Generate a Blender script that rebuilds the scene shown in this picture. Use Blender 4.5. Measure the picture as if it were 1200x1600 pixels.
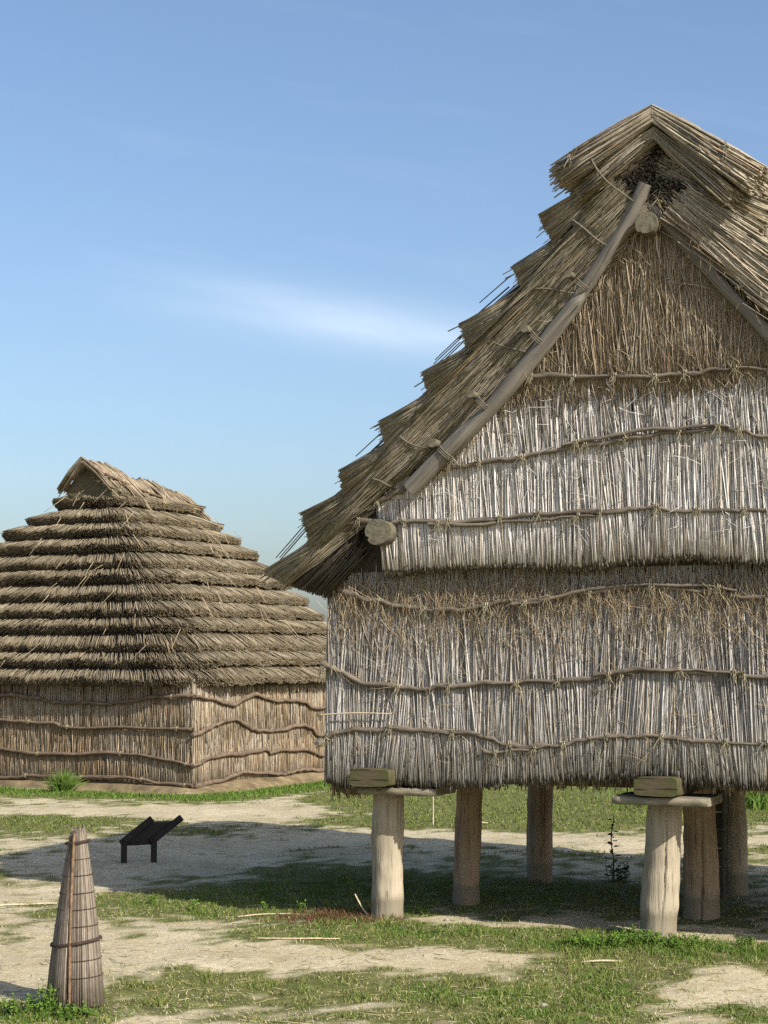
import bpy, math, random
import numpy as np

random.seed(7)
rng = np.random.default_rng(11)
scene = bpy.context.scene
for o in list(bpy.data.objects):
    bpy.data.objects.remove(o)

# ------------------------------------------------------------------ camera
cam_data = bpy.data.cameras.new('camera')
cam = bpy.data.objects.new('camera', cam_data)
scene.collection.objects.link(cam)
cam.location = (0.0, 0.0, 2.3)
cam.rotation_euler = (math.radians(90 + 4.696), 0, 0)
cam_data.sensor_fit = 'VERTICAL'
cam_data.sensor_height = 36
cam_data.sensor_width = 36
cam_data.lens = 63
cam_data.clip_end = 20000
scene.camera = cam

# ------------------------------------------------------------------ sky, sun, exposure
SUN = np.array([0.974, -1.033, 1.0])
SUN /= np.linalg.norm(SUN)
SUN_EL = math.asin(SUN[2])
SUN_AZ = math.atan2(SUN[0], SUN[1])
world = bpy.data.worlds.new('World')
scene.world = world
world.use_nodes = True
wn, wl = world.node_tree.nodes, world.node_tree.links
wn.clear()
w_out = wn.new('ShaderNodeOutputWorld')
w_bg = wn.new('ShaderNodeBackground')
w_sky = wn.new('ShaderNodeTexSky')
w_sky.sky_type = 'NISHITA'
w_sky.sun_disc = False
w_sky.sun_elevation = SUN_EL
w_sky.sun_rotation = SUN_AZ
w_sky.altitude = 0
w_sky.air_density = 1.0
w_sky.dust_density = 2.4
w_sky.ozone_density = 3.2
w_bg.inputs['Strength'].default_value = 0.121
# thin cirrus streaks drawn by direction
tc = wn.new('ShaderNodeTexCoord')
sep = wn.new('ShaderNodeSeparateXYZ')
wl.new(tc.outputs['Generated'], sep.inputs[0])


def wmath(op, a, b=None, c=None):
    n = wn.new('ShaderNodeMath')
    n.operation = op
    for i, x in enumerate((a, b, c)):
        if x is None:
            continue
        if isinstance(x, (int, float)):
            n.inputs[i].default_value = x
        else:
            wl.new(x, n.inputs[i])
    return n.outputs[0]


ysafe = wmath('MAXIMUM', sep.outputs['Y'], 0.05)
az = wmath('DIVIDE', sep.outputs['X'], ysafe)
el = wmath('DIVIDE', sep.outputs['Z'], ysafe)
comb = wn.new('ShaderNodeCombineXYZ')
wl.new(wmath('MULTIPLY', az, 5.0), comb.inputs[0])
wl.new(wmath('MULTIPLY', wmath('ADD', el, wmath('MULTIPLY', az, 0.16)), 34.0), comb.inputs[1])
wno = wn.new('ShaderNodeTexNoise')
wno.inputs['Scale'].default_value = 1.0
wno.inputs['Detail'].default_value = 5
wno.inputs['Roughness'].default_value = 0.55
wl.new(comb.outputs[0], wno.inputs['Vector'])
# one broad streak and a general thin veil
d_el = wmath('ADD', wmath('SUBTRACT', el, 0.186), wmath('MULTIPLY', az, 0.13))
band = wmath('POWER', 2.718, wmath('MULTIPLY', wmath('MULTIPLY', d_el, d_el), -1 / (2 * 0.0115 ** 2)))
d_az = wmath('ADD', az, 0.01)
band2 = wmath('POWER', 2.718, wmath('MULTIPLY', wmath('MULTIPLY', d_az, d_az), -1 / (2 * 0.07 ** 2)))
streak = wmath('MULTIPLY', wmath('MULTIPLY', band, band2), wmath('MULTIPLY_ADD', wno.outputs['Fac'], 0.55, -0.04))
veil = wmath('MULTIPLY', wmath('MAXIMUM', wmath('SUBTRACT', wno.outputs['Fac'], 0.54), 0.0), 0.16)
fac = wmath('MINIMUM', wmath('ADD', streak, veil), 0.8)
w_mix = wn.new('ShaderNodeMixRGB')
wl.new(fac, w_mix.inputs[0])
wl.new(w_sky.outputs[0], w_mix.inputs[1])
w_mix.inputs[2].default_value = (7.2, 7.7, 8.3, 1)
wl.new(w_mix.outputs[0], w_bg.inputs['Color'])
wl.new(w_bg.outputs[0], w_out.inputs[0])

sun_data = bpy.data.lights.new('sun', 'SUN')
sun_data.energy = 5.0
sun_data.angle = math.radians(0.53)
sun_data.color = (1.0, 0.945, 0.85)
sun = bpy.data.objects.new('sun', sun_data)
scene.collection.objects.link(sun)
sun.location = (30, -30, 30)
from mathutils import Vector, Matrix
sun.rotation_euler = Vector(SUN).to_track_quat('Z', 'Y').to_euler()

vs = scene.view_settings
vs.view_transform = 'Standard'
vs.look = 'None'
vs.exposure = 0.55
vs.gamma = 1.0
vs.use_curve_mapping = False
scene.cycles.use_denoising = False
scene.cycles.max_bounces = 6
scene.cycles.transparent_max_bounces = 8


# ------------------------------------------------------------------ helpers
def nrm(a):
    return a / np.maximum(np.linalg.norm(a, axis=-1, keepdims=True), 1e-9)


def add_mesh(name, verts, quads=None, tris=None, smooth=True, attrs=None):
    verts = np.asarray(verts, dtype=np.float32).reshape(-1, 3)
    quads = np.zeros((0, 4), int) if quads is None or len(quads) == 0 else np.asarray(quads)
    tris = np.zeros((0, 3), int) if tris is None or len(tris) == 0 else np.asarray(tris)
    me = bpy.data.meshes.new(name)
    me.vertices.add(len(verts))
    me.vertices.foreach_set('co', verts.ravel())
    nl = quads.size + tris.size
    me.loops.add(nl)
    me.loops.foreach_set('vertex_index', np.concatenate([quads.ravel(), tris.ravel()]).astype(np.int32))
    npoly = len(quads) + len(tris)
    me.polygons.add(npoly)
    ls = np.concatenate([np.arange(len(quads)) * 4, quads.size + np.arange(len(tris)) * 3]).astype(np.int32)
    me.polygons.foreach_set('loop_start', ls)
    me.polygons.foreach_set('loop_total', np.concatenate([np.full(len(quads), 4), np.full(len(tris), 3)]).astype(np.int32))
    if smooth is not None:
        me.polygons.foreach_set('use_smooth', np.full(npoly, bool(smooth)))
    for k, v in (attrs or {}).items():
        a = me.attributes.new(k, 'FLOAT', 'POINT')
        a.data.foreach_set('value', np.asarray(v, dtype=np.float32).ravel())
    me.update(calc_edges=True)
    me.validate()
    return me


def obj(name, me, mat, parent=None, kind=None, label=None):
    o = bpy.data.objects.new(name, me)
    scene.collection.objects.link(o)
    if mat is not None and me is not None and len(me.materials) == 0:
        me.materials.append(mat)
    if parent is not None:
        o.parent = parent
    if kind:
        o['kind'] = kind
    if label:
        o['label'] = label
    return o


def thing(name, label, cat, loc=(0, 0, 0), rotz=0.0, group=None):
    o = bpy.data.objects.new(name, None)
    scene.collection.objects.link(o)
    o.empty_display_size = 0.2
    o.location = loc
    o.rotation_euler = (0, 0, rotz)
    tag(o, label, cat, group)
    return o


def tag(o, label, cat, group=None, kind=None):
    o['label'] = label
    o['category'] = cat
    if group:
        o['group'] = group
    if kind:
        o['kind'] = kind
    return o


def straws(P0, P1, r0, r1, bend=None, k=2, sides=3, shade=None):
    """one mesh of many thin stalks P0 -> P1"""
    P0 = np.asarray(P0, float)
    P1 = np.asarray(P1, float)
    N = len(P0)
    r0 = np.broadcast_to(np.asarray(r0, float), (N,))
    r1 = np.broadcast_to(np.asarray(r1, float), (N,))
    t = np.linspace(0, 1, k + 1)
    pts = P0[:, None] + (P1 - P0)[:, None] * t[None, :, None]
    if bend is not None:
        pts = pts + bend[:, None] * (4 * t * (1 - t))[None, :, None]
    d = nrm(P1 - P0)
    a = nrm(np.cross(d, nrm(rng.normal(size=(N, 3)))))
    b = np.cross(d, a)
    ang = np.arange(sides) * 2 * np.pi / sides
    ring = np.cos(ang)[None, :, None] * a[:, None] + np.sin(ang)[None, :, None] * b[:, None]
    rr = r0[:, None] * (1 - t) + r1[:, None] * t
    V = pts[:, :, None, :] + rr[:, :, None, None] * ring[:, None]
    nv = (k + 1) * sides
    base = np.arange(N)[:, None, None] * nv
    i = np.arange(k)[:, None] * sides
    j = np.arange(sides)[None, :]
    j2 = (j + 1) % sides
    q = np.stack([i + j, i + j2, i + sides + j2, i + sides + j], -1).reshape(1, -1, 4)
    quads = (base + q).reshape(-1, 4)
    caps = []
    c0 = np.arange(sides)
    for c in range(1, sides - 1):
        caps.append([k * sides + 0, k * sides + c, k * sides + c + 1])
    tris = (np.arange(N)[:, None, None] * nv + np.array(caps)[None]).reshape(-1, 3)
    tt = np.broadcast_to(t[None, :, None], (N, k + 1, sides))
    at = {'t': tt}
    if shade is not None:
        at['tone'] = np.broadcast_to(np.asarray(shade)[:, None, None], (N, k + 1, sides))
    return add_mesh('stalks', V, quads, tris, True, at)


def join_data(parts):
    vs_, qs, ts = [], [], []
    off = 0
    for v, q, t in parts:
        v = np.asarray(v, float).reshape(-1, 3)
        vs_.append(v)
        if q is not None and len(q):
            qs.append(np.asarray(q) + off)
        if t is not None and len(t):
            ts.append(np.asarray(t) + off)
        off += len(v)
    return np.concatenate(vs_), (np.concatenate(qs) if qs else None), (np.concatenate(ts) if ts else None)


def smooth_path(pts, n=8):
    P = np.asarray(pts, float)
    if len(P) < 3:
        return np.linspace(P[0], P[-1], max(n, 2))
    Q = np.vstack([2 * P[0] - P[1], P, 2 * P[-1] - P[-2]])
    out = []
    for i in range(1, len(Q) - 2):
        p0, p1, p2, p3 = Q[i - 1], Q[i], Q[i + 1], Q[i + 2]
        for t in np.linspace(0, 1, n, endpoint=False):
            out.append(0.5 * ((2 * p1) + (-p0 + p2) * t + (2 * p0 - 5 * p1 + 4 * p2 - p3) * t * t + (-p0 + 3 * p1 - 3 * p2 + p3) * t ** 3))
    out.append(Q[-2])
    return np.array(out)


def tube_data(path, r, sides=8, rough=0.0, seed=0, crack=0.0, cap=True, flat=1.0, crack_at=None):
    """tube along a path; r scalar or list; rough = bumpiness"""
    path = np.asarray(path, float)
    n = len(path)
    rs = np.broadcast_to(np.asarray(r, float), (n,)).copy()
    rg = np.random.default_rng(seed)
    tang = np.gradient(path, axis=0)
    tang = nrm(tang)
    up = np.array([0.0, 0.0, 1.0])
    if abs(tang[:, 2]).mean() > 0.8:
        up = np.array([0.0, 1.0, 0.0])
    a = nrm(np.cross(tang, up))
    b = np.cross(tang, a)
    ang = np.arange(sides) * 2 * np.pi / sides
    R = rs[:, None] * np.ones((n, sides))
    if rough:
        ph = rg.uniform(0, 6.28, 12)
        s = np.arange(n)[:, None]
        bump = (np.sin(2 * ang[None] + ph[0] + 0.21 * s) + np.sin(3 * ang[None] + ph[1] - 0.33 * s) * 0.6 +
                np.sin(0.9 * s + ph[2]) * 0.8 + np.sin(0.37 * s + ph[3]) + np.sin(5 * ang[None] + ph[4] + .11 * s) * 0.35)
        R = R * (1 + rough * bump)
    if crack:
        for m_, c_at in enumerate([rg.uniform(0, 6.28)] if crack_at is None else crack_at):
            ac = c_at + np.cumsum(rg.normal(0, 0.022, n))
            dd = np.angle(np.exp(1j * (ang[None] - ac[:, None])))
            along = np.clip(0.55 + 0.6 * np.sin(np.arange(n) / n * 5.0 + seed + 2 * m_), 0, 1)[:, None] if crack_at is not None else 1.0
            R = R * (1 - crack * (1.0 if m_ == 0 else 0.6) * along * np.exp(-(dd / 0.045) ** 2))
    V = path[:, None] + R[..., None] * (np.cos(ang)[None, :, None] * a[:, None] + flat * np.sin(ang)[None, :, None] * b[:, None])
    i = np.arange(n - 1)[:, None] * sides
    j = np.arange(sides)[None]
    j2 = (j + 1) % sides
    q = np.stack([i + j, i + sides + j, i + sides + j2, i + j2], -1).reshape(-1, 4)
    V = V.reshape(-1, 3)
    tr = []
    if cap:
        nb = len(V)
        e = (n - 1) * sides
        V = np.vstack([V, V[:sides], V[e:e + sides], path[0], path[-1]])
        c0, c1 = nb + 2 * sides, nb + 2 * sides + 1
        for m in range(sides):
            m2 = (m + 1) % sides
            tr.append([c0, nb + m, nb + m2])
            tr.append([c1, nb + sides + m2, nb + sides + m])
    return V, q, np.array(tr) if tr else None


def tube(path, r, **kw):
    v, q, t = tube_data(path, r, **kw)
    return add_mesh('tube', v, q, t, True)


def log_obj(name, path, r, mat, parent, **kw):
    """tube whose local x axis follows the log, so that the grain does too"""
    path = np.asarray(path, float)
    x = nrm(path[-1] - path[0])
    up = np.array([0, 0, 1.0]) if abs(x[2]) < 0.9 else np.array([0, 1.0, 0])
    y = nrm(np.cross(up, x))
    z = np.cross(x, y)
    Rm = np.stack([x, y, z], 1)
    o = obj(name, tube((path - path[0]) @ Rm, r, **kw), M[mat], parent)
    mt = Matrix([[*Rm[0], path[0][0]], [*Rm[1], path[0][1]], [*Rm[2], path[0][2]], [0, 0, 0, 1]])
    o.matrix_basis = mt
    return o


def box_data(c, s, R=None, bev=0.0):
    """box with chamfered edges; R 3x3"""
    c = np.asarray(c, float)
    h = np.asarray(s, float) / 2
    if bev <= 0:
        v = np.array([[x, y, z] for x in (-1, 1) for y in (-1, 1) for z in (-1, 1)], float) * h
        q = [[0, 1, 3, 2], [4, 6, 7, 5], [0, 4, 5, 1], [2, 3, 7, 6], [0, 2, 6, 4], [1, 5, 7, 3]]
        t = None
    else:
        v = []
        idx = {}
        for sx in (-1, 1):
            for sy in (-1, 1):
                for sz in (-1, 1):
                    S = np.array([sx, sy, sz])
                    for ax in range(3):
                        p = S * (h - bev)
                        p[ax] = S[ax] * h[ax]
                        idx[(sx, sy, sz, ax)] = len(v)
                        v.append(p)
        v = np.array(v)
        q, t = [], []
        for ax in range(3):
            o1, o2 = [(1, 2), (2, 0), (0, 1)][ax]
            for sg in (-1, 1):
                loop = []
                for s1, s2 in ((-1, -1), (1, -1), (1, 1), (-1, 1)):
                    S = [0, 0, 0]
                    S[ax], S[o1], S[o2] = sg, s1, s2
                    loop.append(idx[(*S, ax)])
                q.append(loop if sg > 0 else loop[::-1])
        for ax in range(3):  # edges along ax
            o1, o2 = [(1, 2), (2, 0), (0, 1)][ax]
            for s1 in (-1, 1):
                for s2 in (-1, 1):
                    A, B = [0, 0, 0], [0, 0, 0]
                    A[ax], B[ax] = -1, 1
                    A[o1] = B[o1] = s1
                    A[o2] = B[o2] = s2
                    f = [idx[(*A, o1)], idx[(*B, o1)], idx[(*B, o2)], idx[(*A, o2)]]
                    q.append(f if s1 * s2 < 0 else f[::-1])
        for sx in (-1, 1):
            for sy in (-1, 1):
                for sz in (-1, 1):
                    f = [idx[(sx, sy, sz, a)] for a in range(3)]
                    t.append(f if sx * sy * sz > 0 else f[::-1])
    if R is not None:
        v = v @ np.asarray(R).T
    return v + c, np.array(q), (np.array(t) if t is not None else None)


def box(c, s, R=None, bev=0.0):
    v, q, t = box_data(c, s, R, bev)
    return add_mesh('box', v, q, t, False)


def prism(poly_front, poly_back):
    """closed solid between two matching polygons (lists of 3D points)"""
    n = len(poly_front)
    me = bpy.data.meshes.new('prism')
    v = [tuple(map(float, p)) for p in poly_front] + [tuple(map(float, p)) for p in poly_back]
    f = [list(range(n)), list(range(2 * n - 1, n - 1, -1))]
    for i in range(n):
        j = (i + 1) % n
        f.append([i, n + i, n + j, j])
    me.from_pydata(v, [], f)
    me.update()
    me.validate()
    return me


def vnoise(x, seed=0, octaves=4, f0=1.0):
    """smooth 1-D noise in about -1..1"""
    rg = np.random.default_rng(seed)
    x = np.asarray(x, float)
    out = np.zeros_like(x)
    amp = 1.0
    tot = 0
    for o in range(octaves):
        for _ in range(2):
            out += amp * np.sin(x * f0 * (2.1 ** o) * rg.uniform(0.7, 1.4) * 2 + rg.uniform(0, 6.28)) * 0.5
        tot += amp
        amp *= 0.6
    return out / tot


def vnoise2(x, y, seed=0, f0=1.0, octaves=4):
    rg = np.random.default_rng(seed)
    x = np.asarray(x, float)
    out = np.zeros(np.broadcast(x, y).shape)
    amp, tot = 1.0, 0
    for o in range(octaves):
        for _ in range(4):
            a = rg.uniform(0, 6.28)
            f = f0 * (2.0 ** o) * rg.uniform(0.7, 1.4)
            out = out + amp * np.sin((x * math.cos(a) + y * math.sin(a)) * f * 2 + rg.uniform(0, 6.28)) * 0.5
        tot += amp
        amp *= 0.65
    return out / tot


# ------------------------------------------------------------------ materials
def mat_new(name):
    m = bpy.data.materials.new(name)
    m.use_nodes = True
    nt = m.node_tree
    b = nt.nodes['Principled BSDF']
    b.inputs['Roughness'].default_value = 0.85
    if 'Specular IOR Level' in b.inputs:
        b.inputs['Specular IOR Level'].default_value = 0.2
    return m, nt, b


def N(nt, kind, **inp):
    n = nt.nodes.new(kind)
    for k, v in inp.items():
        n.inputs[k].default_value = v
    return n


def ramp(nt, fac, cols, interp='LINEAR'):
    r = nt.nodes.new('ShaderNodeValToRGB')
    r.color_ramp.interpolation = interp
    e = r.color_ramp.elements
    while len(e) < len(cols):
        e.new(0.5)
    for i, c in enumerate(cols):
        if len(c) == 4:
            e[i].position = c[0]
            col = c[1:]
        else:
            e[i].position = i / (len(cols) - 1)
            col = c
        e[i].color = (*col, 1)
    nt.links.new(fac, r.inputs[0])
    return r.outputs[0]


def mix(nt, fac, a, b, mode='MIX'):
    n = nt.nodes.new('ShaderNodeMixRGB')
    n.blend_type = mode
    for i, x in enumerate((fac, a, b)):
        if isinstance(x, (int, float)):
            n.inputs[i].default_value = x
        elif isinstance(x, tuple):
            n.inputs[i].default_value = (*x, 1)
        else:
            nt.links.new(x, n.inputs[i])
    return n.outputs[0]


def noise(nt, scale, detail=3, rough=0.55, stretch=(1, 1, 1), coord='Object'):
    t = nt.nodes.new('ShaderNodeTexCoord')
    mp = nt.nodes.new('ShaderNodeMapping')
    mp.inputs['Scale'].default_value = stretch
    nt.links.new(t.outputs[coord], mp.inputs[0])
    n = nt.nodes.new('ShaderNodeTexNoise')
    n.inputs['Scale'].default_value = scale
    n.inputs['Detail'].default_value = detail
    n.inputs['Roughness'].default_value = rough
    nt.links.new(mp.outputs[0], n.inputs['Vector'])
    return n.outputs['Fac']


def straw_mat(name, cols, stain=(0.5, 0.45, 0.38), stain_amt=0.5, stain_scale=2.2, base=None, base_from=0.65, base_to=1.0):
    """stalks: a colour of its own for each stalk, weather stains, optional different tint towards the end t=1"""
    m, nt, b = mat_new(name)
    g = nt.nodes.new('ShaderNodeNewGeometry')
    c = ramp(nt, g.outputs['Random Per Island'], cols)
    if base is not None:
        at = nt.nodes.new('ShaderNodeAttribute')
        at.attribute_name = 't'
        mr = nt.nodes.new('ShaderNodeMapRange')
        mr.inputs[1].default_value = base_from
        mr.inputs[2].default_value = base_to
        nt.links.new(at.outputs['Fac'], mr.inputs[0])
        c = mix(nt, mr.outputs[0], c, mix(nt, 1.0, c, base, 'MULTIPLY'))
    n = noise(nt, stain_scale, 4)
    f = ramp(nt, n, [(0.38, 0, 0, 0), (0.66, 1, 1, 1)])
    fm = nt.nodes.new('ShaderNodeMath')
    fm.operation = 'MULTIPLY'
    nt.links.new(f, fm.inputs[0])
    fm.inputs[1].default_value = stain_amt
    c = mix(nt, fm.outputs[0], c, mix(nt, 1.0, c, stain, 'MULTIPLY'))
    fine = noise(nt, 60, 2, 0.6, (1, 1, 0.25))
    c = mix(nt, 1.0, c, ramp(nt, fine, [(0.3, 0.72, 0.72, 0.72), (0.7, 1.12, 1.12, 1.12)]), 'MULTIPLY')
    nt.links.new(c, b.inputs['Base Color'])
    b.inputs['Roughness'].default_value = 0.7
    return m


def wood_mat(name, dark, light, moss=None, scale=6.0, axis=2, stretch=0.06, moss_amt=0.6, foot=False):
    m, nt, b = mat_new(name)
    st = [1.0, 1.0, 1.0]
    st[axis] = stretch
    n = noise(nt, scale * 3, 6, 0.65, tuple(st))
    c = ramp(nt, n, [(0.3, *dark), (0.48, *[(a + 2 * bb) / 3 for a, bb in zip(dark, light)]), (0.7, *light)])
    n2 = noise(nt, 2.0, 4)
    c = mix(nt, 1.0, c, ramp(nt, n2, [(0.3, 0.72, 0.7, 0.66), (0.7, 1.08, 1.06, 1.02)]), 'MULTIPLY')
    if moss:
        n3 = noise(nt, 5.0, 5, 0.65)
        f = ramp(nt, n3, [(0.44, 0, 0, 0), (0.6, moss_amt, moss_amt, moss_amt)])
        c = mix(nt, f, c, moss)
    cr = noise(nt, scale * 7, 3, 0.6, tuple(s if s == 1 else s * 0.5 for s in st))
    c = mix(nt, 1.0, c, ramp(nt, cr, [(0.29, 0.22, 0.19, 0.17), (0.40, 1, 1, 1)]), 'MULTIPLY')
    if foot:
        tcn = nt.nodes.new('ShaderNodeTexCoord')
        sp = nt.nodes.new('ShaderNodeSeparateXYZ')
        nt.links.new(tcn.outputs['Object'], sp.inputs[0])
        ma = nt.nodes.new('ShaderNodeMath')
        ma.operation = 'MULTIPLY_ADD'
        nt.links.new(n2, ma.inputs[0])
        ma.inputs[1].default_value = -0.35
        nt.links.new(sp.outputs['Z'], ma.inputs[2])
        ff = ramp(nt, ma.outputs[0], [(0.0, 0.75, 0.75, 0.75), (0.06, 0, 0, 0)])
        c = mix(nt, ff, c, (0.17, 0.145, 0.10))
    nt.links.new(c, b.inputs['Base Color'])
    bp = nt.nodes.new('ShaderNodeBump')
    bp.inputs['Strength'].default_value = 0.5
    bp.inputs['Distance'].default_value = 0.02
    nt.links.new(n, bp.inputs['Height'])
    nt.links.new(bp.outputs[0], b.inputs['Normal'])
    b.inputs['Roughness'].default_value = 0.8
    return m


def plain_mat(name, col, var=0.25, scale=12, rough=0.9, bump=0.0):
    m, nt, b = mat_new(name)
    n = noise(nt, scale, 5, 0.6)
    c = ramp(nt, n, [(0.3, *[x * (1 - var) for x in col]), (0.7, *[min(1, x * (1 + var)) for x in col])])
    nt.links.new(c, b.inputs['Base Color'])
    b.inputs['Roughness'].default_value = rough
    if bump:
        bp = nt.nodes.new('ShaderNodeBump')
        bp.inputs['Strength'].default_value = bump
        bp.inputs['Distance'].default_value = 0.03
        nt.links.new(n, bp.inputs['Height'])
        nt.links.new(bp.outputs[0], b.inputs['Normal'])
    return m


def island_mat(name, cols, rough=0.8, trans=0.0):
    m, nt, b = mat_new(name)
    g = nt.nodes.new('ShaderNodeNewGeometry')
    c = ramp(nt, g.outputs['Random Per Island'], cols)
    nt.links.new(c, b.inputs['Base Color'])
    b.inputs['Roughness'].default_value = rough
    return m


M = {}
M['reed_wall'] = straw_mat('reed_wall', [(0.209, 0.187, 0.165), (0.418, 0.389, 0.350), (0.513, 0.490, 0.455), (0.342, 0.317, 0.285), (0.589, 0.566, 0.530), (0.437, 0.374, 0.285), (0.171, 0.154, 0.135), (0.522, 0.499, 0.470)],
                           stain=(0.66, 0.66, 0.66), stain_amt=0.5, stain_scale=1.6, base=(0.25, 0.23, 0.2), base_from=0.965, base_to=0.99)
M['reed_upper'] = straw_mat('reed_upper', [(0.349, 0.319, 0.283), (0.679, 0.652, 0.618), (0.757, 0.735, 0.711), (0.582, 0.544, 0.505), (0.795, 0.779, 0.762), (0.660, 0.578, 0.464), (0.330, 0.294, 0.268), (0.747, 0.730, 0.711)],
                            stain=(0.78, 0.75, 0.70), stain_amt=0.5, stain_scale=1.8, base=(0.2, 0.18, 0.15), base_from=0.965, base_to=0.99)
M['reed_gable'] = straw_mat('reed_gable', [(0.24, 0.18, 0.125), (0.48, 0.41, 0.31), (0.33, 0.25, 0.165), (0.56, 0.50, 0.40), (0.38, 0.28, 0.165), (0.13, 0.10, 0.075), (0.52, 0.47, 0.39), (0.19, 0.14, 0.095)],
                            stain=(0.55, 0.48, 0.40), stain_amt=0.6, stain_scale=2.4)
M['reed_roof'] = straw_mat('reed_roof', [(0.19, 0.16, 0.12), (0.40, 0.35, 0.265), (0.30, 0.26, 0.195), (0.47, 0.415, 0.32), (0.36, 0.27, 0.165), (0.14, 0.12, 0.095), (0.43, 0.385, 0.30)],
                           stain=(0.58, 0.6, 0.5), stain_amt=0.7, stain_scale=2.6)
M['reed_cap'] = straw_mat('reed_cap', [(0.22, 0.19, 0.14), (0.45, 0.39, 0.30), (0.34, 0.30, 0.225), (0.54, 0.47, 0.365), (0.42, 0.31, 0.20), (0.17, 0.145, 0.115), (0.49, 0.435, 0.345)],
                          stain=(0.55, 0.55, 0.45), stain_amt=0.6, stain_scale=2.6)
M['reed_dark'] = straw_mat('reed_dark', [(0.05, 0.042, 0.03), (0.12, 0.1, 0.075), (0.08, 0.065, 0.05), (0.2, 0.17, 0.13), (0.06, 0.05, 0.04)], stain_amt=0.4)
M['reed_fuzz'] = straw_mat('reed_fuzz', [(0.42, 0.33, 0.2), (0.28, 0.2, 0.11), (0.52, 0.44, 0.31), (0.36, 0.26, 0.14), (0.58, 0.5, 0.38)], stain_amt=0.25)
M['hut_thatch'] = straw_mat('hut_thatch', [(0.165, 0.137, 0.093), (0.31, 0.26, 0.18), (0.23, 0.19, 0.132), (0.365, 0.31, 0.22), (0.265, 0.205, 0.13), (0.13, 0.11, 0.078), (0.33, 0.285, 0.205)],
                            stain=(0.6, 0.58, 0.5), stain_amt=0.6, stain_scale=0.9, base=(0.7, 0.68, 0.62), base_from=0.75)
M['hut_stalk'] = straw_mat('hut_stalk', [(0.5, 0.41, 0.26), (0.38, 0.31, 0.19), (0.6, 0.5, 0.34), (0.45, 0.34, 0.2)], stain_amt=0.2)
M['hut_cap'] = straw_mat('hut_cap', [(0.19, 0.15, 0.10), (0.36, 0.30, 0.21), (0.27, 0.21, 0.14), (0.15, 0.12, 0.085), (0.41, 0.35, 0.25), (0.26, 0.185, 0.125), (0.32, 0.28, 0.205)], stain_amt=0.7, stain_scale=4)
M['hut_reed'] = straw_mat('hut_reed', [(0.25, 0.20, 0.145), (0.43, 0.37, 0.285), (0.34, 0.27, 0.185), (0.50, 0.445, 0.36), (0.40, 0.30, 0.18), (0.19, 0.155, 0.12), (0.47, 0.425, 0.355)],
                          stain=(0.72, 0.60, 0.44), stain_amt=0.75, stain_scale=0.8)
M['core'] = plain_mat('thatch_core', (0.045, 0.035, 0.025), 0.4, 30)
M['rope'] = plain_mat('rope', (0.13, 0.115, 0.085), 0.35, 60)
M['rope_fibre'] = straw_mat('rope_fibre', [(0.17, 0.15, 0.1), (0.3, 0.265, 0.18), (0.22, 0.2, 0.12)], stain_amt=0.2)
M['pole'] = wood_mat('binding_pole', (0.065, 0.055, 0.043), (0.205, 0.175, 0.138), scale=9, axis=0, stretch=0.1)
M['pole_hut'] = wood_mat('binding_pole_hut', (0.06, 0.043, 0.032), (0.21, 0.155, 0.11), scale=6, axis=0, stretch=0.3)
M['post'] = wood_mat('post_wood', (0.24, 0.20, 0.145), (0.44, 0.385, 0.295), scale=8, axis=2, stretch=0.06, foot=True)
M['post_brown'] = wood_mat('post_wood_brown', (0.22, 0.155, 0.10), (0.42, 0.32, 0.22), scale=8, axis=2, stretch=0.06, foot=True)
M['plank'] = wood_mat('plank_wood', (0.11, 0.095, 0.072), (0.30, 0.265, 0.20), moss=(0.13, 0.13, 0.055), scale=8, axis=0, stretch=0.08, moss_amt=0.35)  # mossy board wood, toned down further to carry shade in the colour
M['beam'] = wood_mat('beam_end', (0.045, 0.034, 0.022), (0.125, 0.10, 0.062), moss=(0.062, 0.066, 0.022), scale=5, axis=1, stretch=0.15, moss_amt=0.8)  # dark mossy wood, darkened more so the colour stands in for shade
M['rafter'] = wood_mat('rafter_wood', (0.08, 0.073, 0.062), (0.235, 0.215, 0.185), scale=7, axis=0, stretch=0.05)
M['log_dark'] = wood_mat('log_dark', (0.03, 0.025, 0.02), (0.09, 0.075, 0.06), scale=7, axis=2, stretch=0.1)
M['endgrain'] = wood_mat('log_end', (0.06, 0.05, 0.038), (0.175, 0.15, 0.115), moss=(0.13, 0.135, 0.08), scale=6, axis=1, stretch=0.4, moss_amt=0.4)
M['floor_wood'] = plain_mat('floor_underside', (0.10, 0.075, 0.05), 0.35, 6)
M['metal'] = plain_mat('dark_bronze', (0.022, 0.018, 0.016), 0.3, 9, 0.5)
M['panel'] = plain_mat('sign_face', (0.05, 0.045, 0.045), 0.2, 5, 0.45)
M['mat_reed'] = straw_mat('mat_reed', [(0.10, 0.08, 0.062), (0.26, 0.215, 0.168), (0.19, 0.155, 0.12), (0.31, 0.26, 0.205), (0.085, 0.07, 0.055), (0.23, 0.19, 0.15)], stain_amt=0.35, stain_scale=5)
M['bamboo'] = plain_mat('bamboo', (0.17, 0.10, 0.055), 0.5, 30, 0.5)
M['cord'] = plain_mat('black_cord', (0.05, 0.035, 0.026), 0.3, 40)
M['earth'] = plain_mat('earth_bank', (0.165, 0.125, 0.07), 0.5, 5, 0.95, 0.8)
M['stone'] = plain_mat('stone', (0.27, 0.25, 0.2), 0.25, 10, 0.9, 0.4)
M['grass'] = island_mat('grass_blades', [(0.045, 0.08, 0.012), (0.095, 0.13, 0.022), (0.14, 0.16, 0.036), (0.21, 0.20, 0.07), (0.075, 0.115, 0.018), (0.15, 0.165, 0.042)])
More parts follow.
